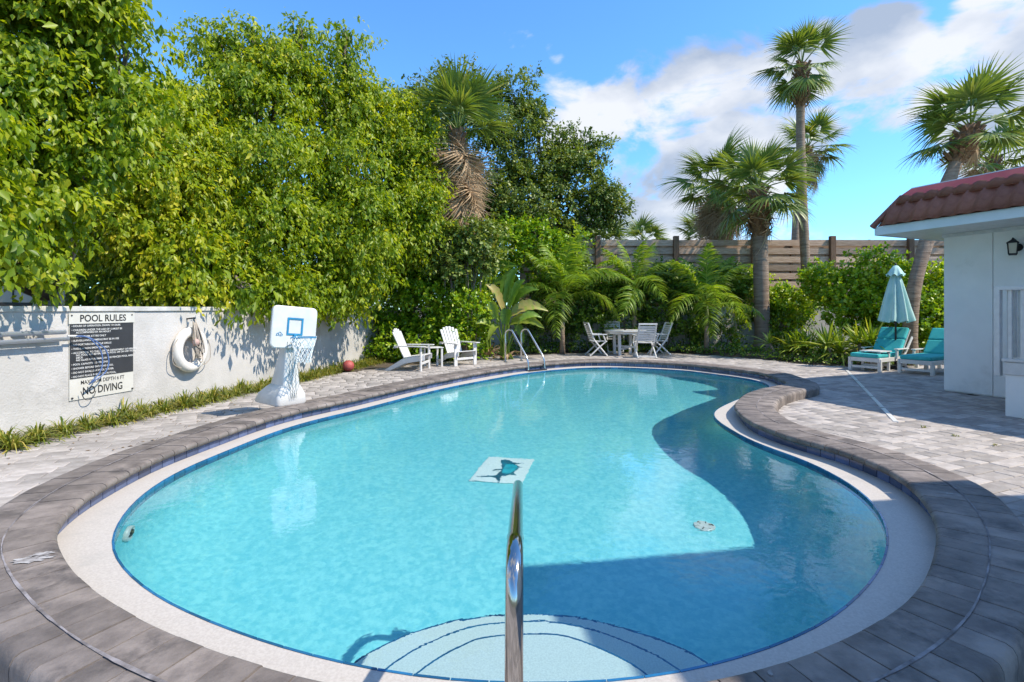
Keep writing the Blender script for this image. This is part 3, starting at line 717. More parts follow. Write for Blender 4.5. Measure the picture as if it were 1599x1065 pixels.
for t, z in ((T0 + .02, ZT - .03), (T1 - .03, ZT - .03), (T0 + .03, ZB + .03), (T1 - .02, ZB + .03)):
    MB().tube([WP(t, .012, z), WP(t, .027, z)], .010, 10).build('screw', M_dark, sg, world=True)
# life ring
lt = wall_t(290); lr = thing('life_ring', 'white life ring hanging on the wall with a coil of rope', 'life ring', WP(lt, .09, .84))
Mw = Matrix((wdir, Vector((0, 0, 1)), wn)).transposed()
MB().torus((0, 0, -.03), .245, .070, Mw, 36, 14, 1, 1.12).build('ring', M_ringw, lr, smooth=True)
rnd = random.Random(5)
for k in range(15):       # hanks of rope
    m = MB(); x0 = rnd.uniform(-.07, .07); ln = rnd.uniform(.30, .62); oo = rnd.uniform(.20, .26)
    pts = [WP(lt + .02 + x0 * .25, .13, 1.29), WP(lt + x0 * .9 - .02, oo - .02, 1.27 - ln * .35), WP(lt + x0 * 1.5, oo, 1.27 - ln * .8), WP(lt + x0 * .8 + .05, oo, 1.27 - ln), WP(lt + x0 * .6 + .07, oo - .02, 1.27 - ln * .7), WP(lt + .03, .13, 1.28)]
    m.tube(bend(pts, .08, 4), .0075, 6).build('rope_hank', M_rope, lr, smooth=True, world=True)
for k in range(6):
    MB().torus(WP(lt + .05 + rnd.uniform(-.03, .03), .20, .80 + rnd.uniform(-.10, .06)) - wloc(lr), rnd.uniform(.03, .07), .008, Mw @ Matrix.Rotation(rnd.uniform(-.6, .6), 3, 'X'), 18, 6, .8, 1.5).build('rope_coil', M_rope, lr, smooth=True)
for sgn in (-1, 1):      # grab lines
    pts = [WP(lt + sgn * .20, .11, 1.05), WP(lt + sgn * .36, .12, .90), WP(lt + sgn * .37, .12, .62), WP(lt + sgn * .22, .12, .54), WP(lt + sgn * .13, .12, .60)]
    MB().tube(bend(pts, .1, 5), .006, 6).build('grab_line', M_rope, lr, smooth=True, world=True)
MB().lathe([(.001, -.06), (.04, -.04), (.05, 0), (.04, .04), (.001, .06)], 12, tuple(WP(lt - .05, .23, .93) - wloc(lr))).build('float', mat('faded_red_float', (.50, .33, .28), .7), lr, smooth=True)
MB().tube([WP(lt + .02, .0, 1.29), WP(lt + .02, .15, 1.305)], .012, 8).build('hook', M_black, lr, world=True)
# skimmer net on its pole
sk = thing('skimmer_net', 'pool skimmer net on long pale poles hung along the wall', 'skimmer net', WP(-1, .08, 1.1))
MB().tube([WP(-3.2, .10, 1.185), WP(T0 - .12, .10, 1.170)], .027, 12).build('pole', M_alu, sk, smooth=True, world=True)
MB().tube([WP(-3.2, .10, 1.100), WP(T0 - .08, .10, 1.085)], .024, 12).build('pole', M_alu, sk, smooth=True, world=True)
MB().tube([WP(T0 - .09, .10, 1.12), WP(T0 + .02, .10, 1.115)], .012, 8).build('socket', M_resin, sk, world=True)
Mb = mat('net_frame_blue', (.10, .17, .36), .4)
for k, (dx, dz) in enumerate(((0, 0), (.055, -.02))):
    pts = [WP(T0 - .02, .10, 1.115), WP(T0 + .12 + dx, .13, 1.11 + dz), WP(T0 + .30 + dx * 1.5, .15, .92 + dz), WP(T0 + .30 + dx * 1.5, .15, .66 + dz), WP(T0 + .15, .12, .50)]
    MB().tube(bend(pts, .14, 6), .0075, 8).build('net_hoop', Mb, sk, smooth=True, world=True)
MB().tube(bend([WP(T0 + .10, .06, .42), WP(T0 + .13, .08, .30), WP(T0 + .24, .08, .31), WP(T0 + .29, .06, .40)], .07, 5), .005, 6).build('loop', M_dark, sk, smooth=True, world=True)
bb = thing('capping_board', 'dark board lying on top of the white wall at the corner', 'board', WP(-.3, -.1, WTOP))
MB().bar(WP(-2.4, -.1, WTOP + .02), WP(.32, -.1, WTOP + .02), .2, .04).build('board', M_black, bb, world=True, bevel=.005)

# ================================================================== house on the right
HO = Vector((7.64, 9.06, 0)); HA = Vector((.379, -.925, 0)).normalized(); HNv = Vector((-.925, -.379, 0)).normalized()
def H(t, o, z): return HO + HA * t + HNv * o + Vector((0, 0, z))
ho = thing('pool_house', 'white house with a dark red tile mansard eave beside the pool', 'house', H(0, 0, 0))
def hbox(t0, t1, o0, o1, z0, z1): return MB().add([H(t, o, z) for t in (t0, t1) for o in (o0, o1) for z in (z0, z1)], [(0, 1, 3, 2), (4, 6, 7, 5), (0, 4, 5, 1), (2, 3, 7, 6), (0, 2, 6, 4), (1, 5, 7, 3)])
hbox(.01, 6., -6., -.022, 0, 2.80).build('wall', M_house, ho, world=True)
for a, b2 in ((0, .688), (.698, 2.4), (2.41, 4.2), (4.21, 5.9)):
    hbox(a, b2, -.02, .0, .02, 2.76).build('wall_panel', M_house, ho, world=True)
ET, EO = -.52, 1.056
hbox(ET + .03, 6., -6., EO - .03, 2.76, 2.80).build('soffit', M_white, ho, world=True)
hbox(ET, 6., EO - .03, EO, 2.75, 2.905).build('fascia', M_fascia, ho, world=True, bevel=.006)
hbox(ET, ET + .03, -6., EO - .031, 2.75, 2.905).build('fascia', M_fascia, ho, world=True)
hbox(-.02, 5.9, .0, .03, 2.70, 2.758).build('frieze', M_white, ho, world=True)
# mansard backing, top flashing
def ring(o, z, o2, z2, name, m):
    """slope from eave offset o at z to o2 at z2, mitred at the corner"""
    d1 = EO - o; d2 = EO - o2
    return MB().add([H(6., o, z), H(ET + d1, o, z), H(ET + d1, -6, z), H(6., o2, z2), H(ET + d2, o2, z2), H(ET + d2, -6, z2)], [(0, 1, 4, 3), (1, 2, 5, 4)]).build(name, m, ho, world=True)
ring(EO - .03, 2.905, EO - .30, 3.40, 'mansard_backing', M_rooft)
ring(EO - .235, 3.395, EO - .375, 3.54, 'red_flashing', M_roofm)
ring(EO - .375, 3.54, EO - .385, 3.556, 'roof_rim', M_white)
MB().add([H(6, EO - .38, 3.55), H(ET + .38, EO - .38, 3.55), H(ET + .38, -6, 3.55), H(6, -6, 3.55)], [(0, 1, 2, 3)]).build('flat_roof', M_white, ho, world=True)
sl = (H(0, EO - .27, 3.40) - H(0, EO + .03, 2.905)); SLn = sl.length; sl.normalize(); sn = HA.cross(sl).normalized()
if sn.z < 0: sn = -sn
TWd = .215
tm_ = MB(); K = 8; ln = SLn * .76
for r_, (y, dz) in enumerate(((0, .026), (0, .0), (ln, -.004))):
    pass
vs = []; fs = []
for (y, dz, flat) in ((0, 0., 0), (0, .028, 1), (ln, .004, 1)):
    for k in range(K + 1):
        x = (k / K - .5) * TWd; wv = .030 * (.5 + .5 * math.cos(2 * PI * (k / K - .35))) ** 1.3
        vs.append((x, y, dz + wv))
fs = [(r_ * (K + 1) + k, r_ * (K + 1) + k + 1, (r_ + 1) * (K + 1) + k + 1, (r_ + 1) * (K + 1) + k) for r_ in range(2) for k in range(K)]
tile_me = MB().add(vs, fs).mesh('roof_tile'); tile_me.materials.append(M_rooft); shade(tile_me)
for c in range(2):
    for k in range(23):
        t = ET + .16 + c * .11 + (k + .5) * TWd
        org = H(t, EO + .03, 2.905) + sl * (c * SLn * .70 - .012) + sn * (.012 + c * .004) - wloc(ho)
        M4 = Matrix.Translation(org) @ Matrix((HA, sl, sn)).transposed().to_4x4()
        place('roof_tile', tile_me, None, ho, M4 @ Matrix.Diagonal((1, (.44 if c else 1), 1, 1)))
MB().tube([H(ET - .02, EO + .03, 2.90), H(ET + .30, EO - .27, 3.41)], [.05, .045], 8).build('hip_trim', M_rooft, ho, world=True)
# raised porch with railing
PC_ = U(1570, 649); tP = (PC_ - HO).dot(HA); oP = (PC_ - HO).dot(HNv)
hbox(tP, tP + 4, .001, oP, -.02, .56).build('porch_base', M_house, ho, world=True)
hbox(tP - .02, tP + 4, .001, oP + .02, .56, .73).build('porch_edge_band', M_white, ho, world=True, bevel=.008)
pr = thing('porch_railing', 'white railing with upright balusters on the raised porch', 'railing', H(tP, oP, .73))
hbox(tP - .03, tP + 3, oP - .05, oP + .035, .735, .775).build('bottom_rail', M_white, pr, world=True, bevel=.006)
hbox(tP - .05, tP + 3, oP - .05, oP + .035, 1.70, 1.75).build('top_rail', M_white, pr, world=True, bevel=.006)
hbox(tP - .115, tP - .05, oP - .05, oP + .03, .53, 1.75).build('post', M_white, pr, world=True, bevel=.006)
for k in range(12):
    t = tP + .03 + k * .13; hbox(t, t + .04, oP - .03, oP + .01, .776, 1.699).build('baluster', M_white, pr, world=True)
for k in range(1, 10):
    hbox(tP - .045, tP - .01, oP - .05 - k * .13, oP - .01 - k * .13, .776, 1.699).build('baluster', M_white, pr, world=True)
hbox(tP - .05, tP + .0, oP - 1.35, oP - .051, 1.70, 1.75).build('side_rail', M_white, pr, world=True)
# wall lantern
lc = H(1.02, .17, 2.42); ln_ = thing('wall_lantern', 'black metal carriage lantern on the house wall', 'lantern', lc)
MB().lathe([(.001, .15), (.012, .14), (.02, .12), (.05, .10), (.10, .07), (.105, .06)], 4).build('cap', M_black, ln_)
MB().lathe([(.065, -.13), (.07, -.12), (.07, -.105), (.05, -.10)], 4).build('base', M_black, ln_)
MB().lathe([(.058, -.10), (.075, .06)], 4).build('glass', M_glass, ln_)
for k in range(4):
    a = k * PI / 2; MB().bar((.066 * math.cos(a), .066 * math.sin(a), -.11), (.083 * math.cos(a), .083 * math.sin(a), .065), .012, .012).build('frame_bar', M_black, ln_)
MB().tube([H(1.02, .0, 2.44) - lc, H(1.02, .08, 2.53) - lc, Vector((0, 0, .14))], .010, 8).build('arm', M_black, ln_)
MB().tube([H(1.02, .0, 2.42) - lc, H(1.02, .015, 2.42) - lc], .06, 12).build('back_plate', M_black, ln_)
# the wing of the same house that stands to the right of and behind the viewer: its eave shades the near end
WO = Vector((3.83, 2.56, 0)); W1 = Vector((.994, .11, 0)).normalized(); W2 = Vector((W1.y, -W1.x, 0))
def WG(u, v, z): return WO + W1 * u + W2 * v + Vector((0, 0, z))
def wbox(u0, u1, v0, v1, z0, z1): return MB().add([WG(u, v, z) for u in (u0, u1) for v in (v0, v1) for z in (z0, z1)], [(0, 1, 3, 2), (4, 6, 7, 5), (0, 4, 5, 1), (2, 3, 7, 6), (0, 2, 6, 4), (1, 5, 7, 3)])
wbox(.25, 9., .25, 8., 0, 3.95).build('wing_wall', M_house, ho, world=True)
wbox(.03, 9., .03, 8., 3.951, 4.0).build('wing_soffit', M_white, ho, world=True)
wbox(0, 9., 0, 8., 4.001, 4.2).build('wing_roof', M_fascia, ho, world=True)

# deck drain
dd = thing('deck_drain', 'white strip drain running across the paved deck toward the loungers', 'drain', U(1360, 615))
a, b2 = U(1322, 578), U(1399, 659)
MB().bar(a + Vector((0, 0, .002)), b2 + Vector((0, 0, .002)), .055, .012).build('channel', M_resin, dd, world=True)
for k in range(1, 6): MB().bar(a.lerp(b2, k / 6.) + Vector((-.03, 0, .0085)), a.lerp(b2, k / 6.) + Vector((.03, .005, .0085)), .02, .004).build('joint_clip', M_dark, dd, world=True)

# ================================================================== poolside hoop
hoop = thing('poolside_hoop', 'white poolside basketball hoop with blue trimmed backboard', 'basketball hoop', (-3.12, 7.05, ZC))
hb = Vector((-3.12, 7.05, ZC)); bw = Vector((.62, .78, 0)).normalized(); bn = Vector((bw.y, -bw.x, 0))
def HP(a, o, z): return bw * a + bn * o + Vector((0, 0, z))      # local to the hoop: along board, out to the pool, up
# moulded base: rings of a rounded box that lean and narrow
def rbox(a0, a1, o0, o1, z, rd=.06, n=5):
    out = []
    for (cx, cy, s) in ((a1 - rd, o1 - rd, 0), (a0 + rd, o1 - rd, 1), (a0 + rd, o0 + rd, 2), (a1 - rd, o0 + rd, 3)):
        for k in range(n):
            th = PI / 2 * (s + k / (n - 1)); out.append(HP(cx + rd * math.cos(th), cy + rd * math.sin(th), z))
    return out
def loft(rings, cap=True):
    m = MB(); n = len(rings[0]); vs = [v for r_ in rings for v in r_]
    fs = [(i * n + k, i * n + (k + 1) % n, (i + 1) * n + (k + 1) % n, (i + 1) * n + k) for i in range(len(rings) - 1) for k in range(n)]
    if cap: fs += [tuple(range(n - 1, -1, -1)), tuple((len(rings) - 1) * n + k for k in range(n))]
    return m.add(vs, fs)
foot = [rbox(-.21, .21, -.46, .19, .0), rbox(-.22, .22, -.47, .20, .025), rbox(-.20, .20, -.40, .19, .13, .045), rbox(-.155, .155, -.27, .175, .225, .045), rbox(-.12, .12, -.20, .165, .27, .04)]
loft(foot).build('base_tank', M_resin, hoop, smooth=False); autosmooth(hoop.children[-1], 50)
post = [rbox(-.125, .125, -.205, .175, .225, .03), rbox(-.105, .105, -.13, .172, .42, .03), rbox(-.085, .085, -.05, .168, .66, .028), rbox(-.075, .075, .01, .165, .82, .026), rbox(-.07, .07, .03, .16, 1.10, .024)]
loft(post).build('post', M_resin, hoop); autosmooth(hoop.children[-1], 50)
# backboard, slightly rolled
rollM = Matrix.Rotation(.085, 3, -bn); bc = HP(.02, .20, 1.045)
def BP(a, o, z): return bc + rollM @ HP(a, o, z)
def rrect(hw, hh, rd, o, n=6):
    out = []
    for (cx, cz, s) in ((hw - rd, hh - rd, 0), (-hw + rd, hh - rd, 1), (-hw + rd, -hh + rd, 2), (hw - rd, -hh + rd, 3)):
        for k in range(n):
            th = PI / 2 * (s + k / (n - 1)); out.append(BP(cx + rd * math.cos(th), o, cz + rd * math.sin(th)))
    return out
m = loft([rrect(.305, .270, .06, -.035), rrect(.317, .282, .07, -.02), rrect(.317, .282, .07, .012), rrect(.305, .270, .06, .02)]); m.build('backboard', M_resin, hoop); autosmooth(hoop.children[-1], 40)
for (a, z, w_, h_) in ((-.0, .118, .225, .024), (-.0, -.092, .225, .024)):
    MB().extr([BP(a - w_ / 2, .021, z - h_ / 2), BP(a + w_ / 2, .021, z - h_ / 2), BP(a + w_ / 2, .021, z + h_ / 2), BP(a - w_ / 2, .021, z + h_ / 2)], rollM @ (bn * .008)).build('target_square_bar', M_blue, hoop)
for a in (-.1, .1):
    MB().extr([BP(a - .0125, .0205, -.08), BP(a + .0125, .0205, -.08), BP(a + .0125, .0205, .106), BP(a - .0125, .0205, .106)], rollM @ (bn * .008)).build('target_square_bar', M_blue, hoop)
MB().bar(BP(0, .035, -.095), BP(0, .035, -.185), .045, .05, up=bn).build('rim_bracket', M_blue, hoop, bevel=.005)
RC = BP(0, .26, -.125); RR = .155
MB().torus(RC, RR, .007, None, 36, 8).build('rim', M_blue, hoop, smooth=True)
MB().bar(BP(-.02, .035, -.13), BP(-.02, .075, -.127), .015, .012).build('rim_strut', M_blue, hoop)
# mark on the board: curl of waves
lg = MB()
for k, (x, z, r_) in enumerate(((-.235, -.10, .016), (-.205, -.088, .020), (-.18, -.105, .014))):
    pts = [BP(x + r_ * math.cos(t) * (1 - t * .06), .0225, z + r_ * math.sin(t) * (1 - t * .06)) for t in np.linspace(-.6, 4.6, 12)]; lg.tube(pts, .0035, 5)
lg.tube([BP(-.255, .0225, -.118), BP(-.22, .0225, -.112), BP(-.195, .0225, -.122), BP(-.165, .0225, -.116)], .003, 5)
lg.build('board_emblem', M_blue, hoop)
# net: diamond cords
nm = MB(); rows = 6; cols = 12
def NP(i, j):
    z = -i * .056; r_ = RR * (1 - .44 * (i / rows) ** .8) * (1 + .06 * math.sin(j * 2.1 + i)); a = 2 * PI * (j + .5 * (i % 2)) / cols
    return RC + Vector((r_ * math.cos(a), r_ * math.sin(a), z + .012 * math.sin(j * 1.7)))
for i in range(rows):
    for j in range(cols):
        nm.tube([NP(i, j), NP(i + 1, j)], .0042, 4, cap=False); nm.tube([NP(i, j), NP(i + 1, j + (1 if i % 2 else -1))], .0042, 4, cap=False)
nm.build('net', M_net, hoop)
# spare dark net hung on the front of the post
dn = MB()
def DP(i, j):
    w_ = .085 - .03 * (i / 9.) + .02 * math.sin(i * 1.3); return HP((j / 3. - .5) * 2 * w_ + (.25 / 3 * w_ if i % 2 else 0), .225 - .0 * i, .86 - i * .086)
for i in range(9):
    for j in range(4):
        dn.tube([DP(i, j), DP(i + 1, j)], .0022, 4, cap=False)
        if 0 <= j + (1 if i % 2 else -1) <= 3: dn.tube([DP(i, j), DP(i + 1, j + (1 if i % 2 else -1))], .0022, 4, cap=False)
dn.build('hung_cord', M_netd, hoop)
# ball
bp2 = U(544, 580); ba = thing('rubber_ball', 'red rubber ball lying by the border grass', 'ball', (bp2.x, bp2.y, .0))
MB().lathe([(.13 * math.sin(t), .13 - .13 * math.cos(t)) for t in np.linspace(.02, PI - .02, 15)], 24).build('skin', M_ball, ba, smooth=True)
for M_ in (Matrix.Rotation(.4, 3, 'X'), Matrix.Rotation(1.7, 3, 'Y'), Matrix.Rotation(1.2, 3, 'X') @ Matrix.Rotation(.5, 3, 'Y')):
    MB().torus((0, 0, .13), .1295, .002, M_, 36, 5).build('seam', M_dark, ba)

# ================================================================== furniture
def adirondack():
    r_ = thing('adirondack_chair', '', 'chair')
    for k in range(6):      # fan of back slats (local: x right, y forward)
        a = (k - 2.5); x = a * .082; top = .98 - .012 * a * a; lean = math.tan(R(24))
        b0 = Vector((x, -.08, .30)); b1 = Vector((x * 1.18, -.08 - (top - .30) * lean, top))
        MB().bar(b0, b1, .074, .02, up=(0, 1, .4)).build('back_slat', M_resin, r_, bevel=.004)
    for k in range(6):
        y = -.05 + k * .088; MB().box((0, y, .305 + .012 * k), (.54, .08, .02), Matrix.Rotation(.13, 3, 'X')).build('seat_slat', M_resin, r_, bevel=.004)
    for s in (-1, 1):
        MB().extr([(s * .275, .44, .37), (s * .275, .44, .25), (s * .275, -.05, .17), (s * .275, -.40, .0), (s * .275, -.55, .0), (s * .275, -.10, .28)], (s * .022, 0, 0)).build('side_rail', M_resin, r_, bevel=.004)
        MB().bar((s * .315, .36, 0), (s * .315, .36, .56), .03, .10, up=(1, 0, 0)).build('front_leg', M_resin, r_, bevel=.004)
        MB().extr([(s * .27, .47, .56), (s * .40, .47, .56), (s * .42, .40, .56), (s * .39, .0, .565), (s * .36, -.28, .565), (s * .30, -.28, .565), (s * .27, .1, .565)], (0, 0, .022)).build('armrest', M_resin, r_, bevel=.005)
    MB().bar((-.36, -.26, .545), (.36, -.26, .545), .07, .025).build('back_brace', M_resin, r_, bevel=.004)
    MB().bar((-.30, .37, .18), (.30, .37, .18), .02, .06).build('stretcher', M_resin, r_, bevel=.004)
    return r_
def orient(o, pos, fwd):
    o.location = pos; o.rotation_euler = (0, 0, math.atan2(-fwd[0], fwd[1]))
A0 = adirondack(); orient(A0, (-2.42, 12.22, 0), (.99, -.14)); tag(A0, 'white slatted Adirondack chair nearer the basketball hoop, seen side on', group='Adirondack chairs by the hedge')
A1 = copy_tree(A0); orient(A1, (-1.44, 13.34, 0), (.70, -.71)); tag(A1, 'white slatted Adirondack chair nearer the pool ladder, angled toward the pool')
stb = thing('side_table', 'small white slatted side table between the two Adirondack chairs', 'side table', (-1.98, 12.86, 0), .5)
for k in range(4): MB().box((0, -.15 + k * .10, .48), (.42, .092, .02)).build('top_slat', M_resin, stb, bevel=.003)
for sx in (-1, 1):
    for sy in (-1, 1): MB().bar((sx * .17, sy * .16, 0), (sx * .17, sy * .16, .47), .045, .045).build('leg', M_resin, stb, bevel=.004)
    MB().bar((sx * .17, -.13, .15), (sx * .17, .13, .15), .02, .05).build('stretcher', M_resin, stb)
# dining set
TC = Vector((3.55, 16.1, 0))
tb = thing('dining_table', 'white octagonal garden table among four folding chairs', 'table', TC, .1)
MB().prism([(.66 * math.cos(PI / 8 + k * PI / 4), .66 * math.sin(PI / 8 + k * PI / 4)) for k in range(8)], .745, .78).build('table_top', M_resin, tb, bevel=.008)
MB().prism([(.58 * math.cos(PI / 8 + k * PI / 4), .58 * math.sin(PI / 8 + k * PI / 4)) for k in range(8)], .67, .744).build('apron', M_resin, tb)
for k in range(4):
    a = PI / 4 + k * PI / 2; MB().bar((.36 * math.cos(a), .36 * math.sin(a), 0), (.38 * math.cos(a), .38 * math.sin(a), .67), .085, .085).build('leg', M_resin, tb, bevel=.006)
MB().bar((-.25, -.25, .2), (.25, .25, .2), .03, .06).build('cross_rail', M_resin, tb); MB().bar((-.25, .25, .262), (.25, -.25, .262), .03, .06).build('cross_rail', M_resin, tb)
MB().tube([(0, 0, .78), (0, 0, .80)], .03, 12).build('umbrella_hole_cap', M_dark, tb)
def folding():
    r_ = thing('folding_chair', '', 'chair')
    for s in (-1, 1):
        MB().tube([(s * .25, .26, 0), (s * .25, .02, .28), (s * .25, -.16, .50), (s * .25, -.34, 1.0)], [.026] * 4, 6).build('back_leg', M_resin, r_)
        MB().tube([(s * .275, -.30, 0), (s * .275, -.02, .26), (s * .275, .20, .44), (s * .275, .12, .64)], [.024] * 4, 6).build('front_leg', M_resin, r_)
        MB().bar((s * .275, -.22, .655), (s * .275, .24, .665), .055, .028).build('armrest', M_resin, r_, bevel=.005)
    for k in range(7):
        z = .52 + k * .066; y = -.165 - (z - .5) * .36; MB().bar((-.235, y, z), (.235, y, z), .018, .056, up=(0, -.34, .94)).build('back_slat', M_resin, r_, bevel=.003)
    MB().bar((-.275, -.350, 1.0), (.275, -.350, 1.0), .03, .05).build('top_rail', M_resin, r_, bevel=.005)
    for k in range(6): MB().box((0, -.17 + k * .078, .45), (.50, .07, .02)).build('seat_slat', M_resin, r_, bevel=.003)
    MB().bar((-.25, .235, .03), (.25, .235, .03), .025, .04).build('foot_rail', M_resin, r_); MB().bar((-.27, -.28, .05), (.27, -.28, .05), .025, .04).build('foot_rail', M_resin, r_)
    return r_
C0 = folding(); orient(C0, (TC.x + .38, TC.y - .88, 0), (-.05, 1)); tag(C0, 'white folding chair with its slatted back to the pool', group='folding chairs around the table')
for (dx, dy, f, lb) in ((-.92, -.22, (1, .12), 'white folding chair nearest the pool ladder, its crossed legs in profile'), (1.05, .0, (-1, -.12), 'white folding chair on the palm trunk side of the table, in profile'),
                        (-.15, .95, (.05, -1), 'white folding chair behind the table, mostly hidden by it')):
    c = copy_tree(C0); orient(c, (TC.x + dx, TC.y + dy, 0), f); tag(c, lb)
# loungers
def lounger():
    r_ = thing('sun_lounger', '', 'sun lounger')      # local: y from foot to head, x across
    for s in (-1, 1):
        MB().bar((s * .31, 0, .27), (s * .31, 1.95, .27), .035, .09).build('side_rail', M_resin, r_, bevel=.005)
        for y in (.06, 1.25): MB().bar((s * .31, y, 0), (s * .31, y, .30), .07, .07).build('leg', M_resin, r_, bevel=.005)
        MB().bar((s * .31, 1.9, 0), (s * .31, 1.9, .3), .07, .07).build('leg', M_resin, r_, bevel=.005)
        MB().bar((s * .33, 1.15, .30), (s * .33, 1.60, .76), .03, .06).build('back_side', M_resin, r_, bevel=.005)
        MB().bar((s * .35, .72, .50), (s * .35, 1.30, .50), .08, .025).build('armrest', M_resin, r_, bevel=.005)
        MB().bar((s * .35, .78, .28), (s * .35, .78, .49), .04, .05).build('arm_post', M_resin, r_)
    MB().bar((-.3, .06, .10), (.3, .06, .10), .03, .05).build('stretcher', M_resin, r_); MB().bar((-.31, .03, .27), (.31, .03, .27), .03, .09).build('end_rail', M_resin, r_)
    for k in range(9): MB().box((0, .12 + k * .12, .305), (.58, .09, .02)).build('slat', M_resin, r_)
    MB().box((0, .32, .365), (.60, .62, .10)).build('foot_cushion', M_aqua, r_, bevel=.035)
    MB().box((0, .90, .365), (.60, .52, .10)).build('seat_cushion', M_aqua, r_, bevel=.035)
    bm_ = Matrix.Rotation(R(52), 3, 'X'); d_ = bm_ @ Vector((0, 1, 0)); nn = bm_ @ Vector((0, 0, 1)); b0 = Vector((0, 1.12, .36))
    MB().box(b0 + d_ * .20 + nn * .05, (.60, .38, .10), bm_).build('back_cushion', M_aqua, r_, bevel=.035)
    MB().box(b0 + d_ * .57 + nn * .05, (.60, .34, .10), bm_).build('head_cushion', M_aqua, r_, bevel=.035)
    MB().box(b0 + d_ * .38 - nn * .02, (.60, .74, .02), bm_).build('back_panel', M_resin, r_)
    return r_
L0 = lounger(); orient(L0, (8.15, 11.88, 0), (.86, .51)); tag(L0, 'aqua cushioned white sun lounger beside the strap leaf plant', group='sun loungers under the umbrella')
L1 = copy_tree(L0); orient(L1, (8.86, 11.28, 0), (.88, .47)); tag(L1, 'aqua cushioned white sun lounger partly hidden by the house corner')
lt2 = thing('side_table', 'small white side table between the two sun loungers', 'side table', (8.50, 11.98, 0), .45)
MB().box((0, 0, .46), (.46, .46, .025)).build('table_top', M_resin, lt2, bevel=.006)
for sx in (-1, 1):
    for sy in (-1, 1): MB().bar((sx * .18, sy * .18, 0), (sx * .18, sy * .18, .445), .05, .05).build('leg', M_resin, lt2, bevel=.005)
    MB().bar((sx * .18, -.15, .14), (sx * .18, .15, .14), .02, .06).build('stretcher', M_resin, lt2)
# closed umbrella
um = thing('patio_umbrella', 'closed pale aqua patio umbrella between the sun loungers', 'umbrella', (9.30, 12.42, 0))
MB().tube([(0, 0, 0), (0, 0, 2.45)], .021, 12).build('pole', M_dark, um, smooth=True)
MB().lathe([(.24, 0), (.24, .05), (.20, .075), (.03, .09), (.03, .2)], 24).build('base', M_dark, um, smooth=False)
def fold8(a, z): return 1 + (.20 * max(0, min(1, (2.3 - z) / .5)) + .05) * math.cos(8 * a + .4 * math.sin(z * 3)) + .05 * math.cos(3 * a + z * 2)
cv = MB(); prof = [(.075, 2.30), (.115, 2.15), (.155, 1.95), (.195, 1.72), (.24, 1.48), (.285, 1.27), (.305, 1.17)]
n = 64; vs = []
for r_, z in prof:
    for k in range(n):
        a = 2 * PI * k / n; q = r_ * fold8(a, z); vs.append((q * math.cos(a), q * math.sin(a), z - (.03 * (1 - math.cos(8 * a)) if z < 1.2 else 0)))
cv.add(vs, [(i * n + k, i * n + (k + 1) % n, (i + 1) * n + (k + 1) % n, (i + 1) * n + k) for i in range(len(prof) - 1) for k in range(n)])
cv.build('canopy', M_umb, um, smooth=True)
tp = MB(); prof = [(.02, 2.50), (.05, 2.485), (.11, 2.40), (.155, 2.31), (.185, 2.255)]; vs = []
for r_, z in prof:
    for k in range(n):
        a = 2 * PI * k / n; q = r_ * (1 + .10 * math.cos(8 * a) * (2.5 - z) * 3); vs.append((q * math.cos(a), q * math.sin(a), z + (.03 * math.cos(8 * a) if z < 2.27 else 0)))
tp.add(vs, [(i * n + k, i * n + (k + 1) % n, (i + 1) * n + (k + 1) % n, (i + 1) * n + k) for i in range(len(prof) - 1) for k in range(n)])
tp.build('top_vent', M_umb, um, smooth=True)
MB().lathe([(.02, 2.49), (.03, 2.51), (.02, 2.54), (.004, 2.56)], 12).build('finial', M_dark, um)

# ================================================================== neighbours beyond the walls
nh = thing('neighbour_house', 'beige neighbouring house behind the foliage at the wall corner', 'house', (-9, 11, 0))
MB().bar(P(-420, 482, 10.) * 1 + Vector((0, 0, .4)), Vector((P(96, 482, 10.).x, 10., 1.85)), .2, 3.7).build('wall', M_beige, nh, world=True)
for px in (20, 62): MB().box((P(px, 482, 9.885).x, 9.885, 1.6), (.02, .012, 3.2)).build('panel_joint', M_black, nh, world=True)
c_ = P(104, 430, 9.8); MB().box((c_.x, 9.8, 1.7), (.20, .30, 3.4)).build('corner_pillar', M_beige, nh, world=True, bevel=.01)
a = P(60, 350, 9.7); b2 = P(172, 364, 10.6)
MB().bar(Vector((a.x - 4, 9.0, 3.02)), Vector((b2.x, 10.4, 3.02)), .10, .24).build('eave', M_white, nh, world=True)
MB().bar(Vector((a.x - 4, 9.9, 3.18)), Vector((b2.x - .1, 11.2, 3.18)), 1.8, .08).build('roof', M_white, nh, world=True)
fh = thing('far_house', 'low house with an orange tile roof beyond the wood fence', 'house', (9, 34, 0))
hx0, hx1 = P(985, 400, 34).x, P(1115, 400, 34).x; hz = HC + (HY - 377) / F * 34
MB().box(((hx0 + hx1) / 2, 36, hz / 2 - .5), (hx1 - hx0 - .6, 5, hz - 1.)).build('wall', M_house, fh, world=True)
MB().add([(hx0, 33, hz - .9), (hx1, 33, hz - .9), (hx1, 39, hz - .9), (hx0, 39, hz - .9), (hx0 + 1, 36, hz + .1), (hx1 - 1, 36, hz + .1)], [(0, 1, 5, 4), (1, 2, 5), (2, 3, 4, 5), (3, 0, 4)]).build('roof', M_orange, fh, world=True)

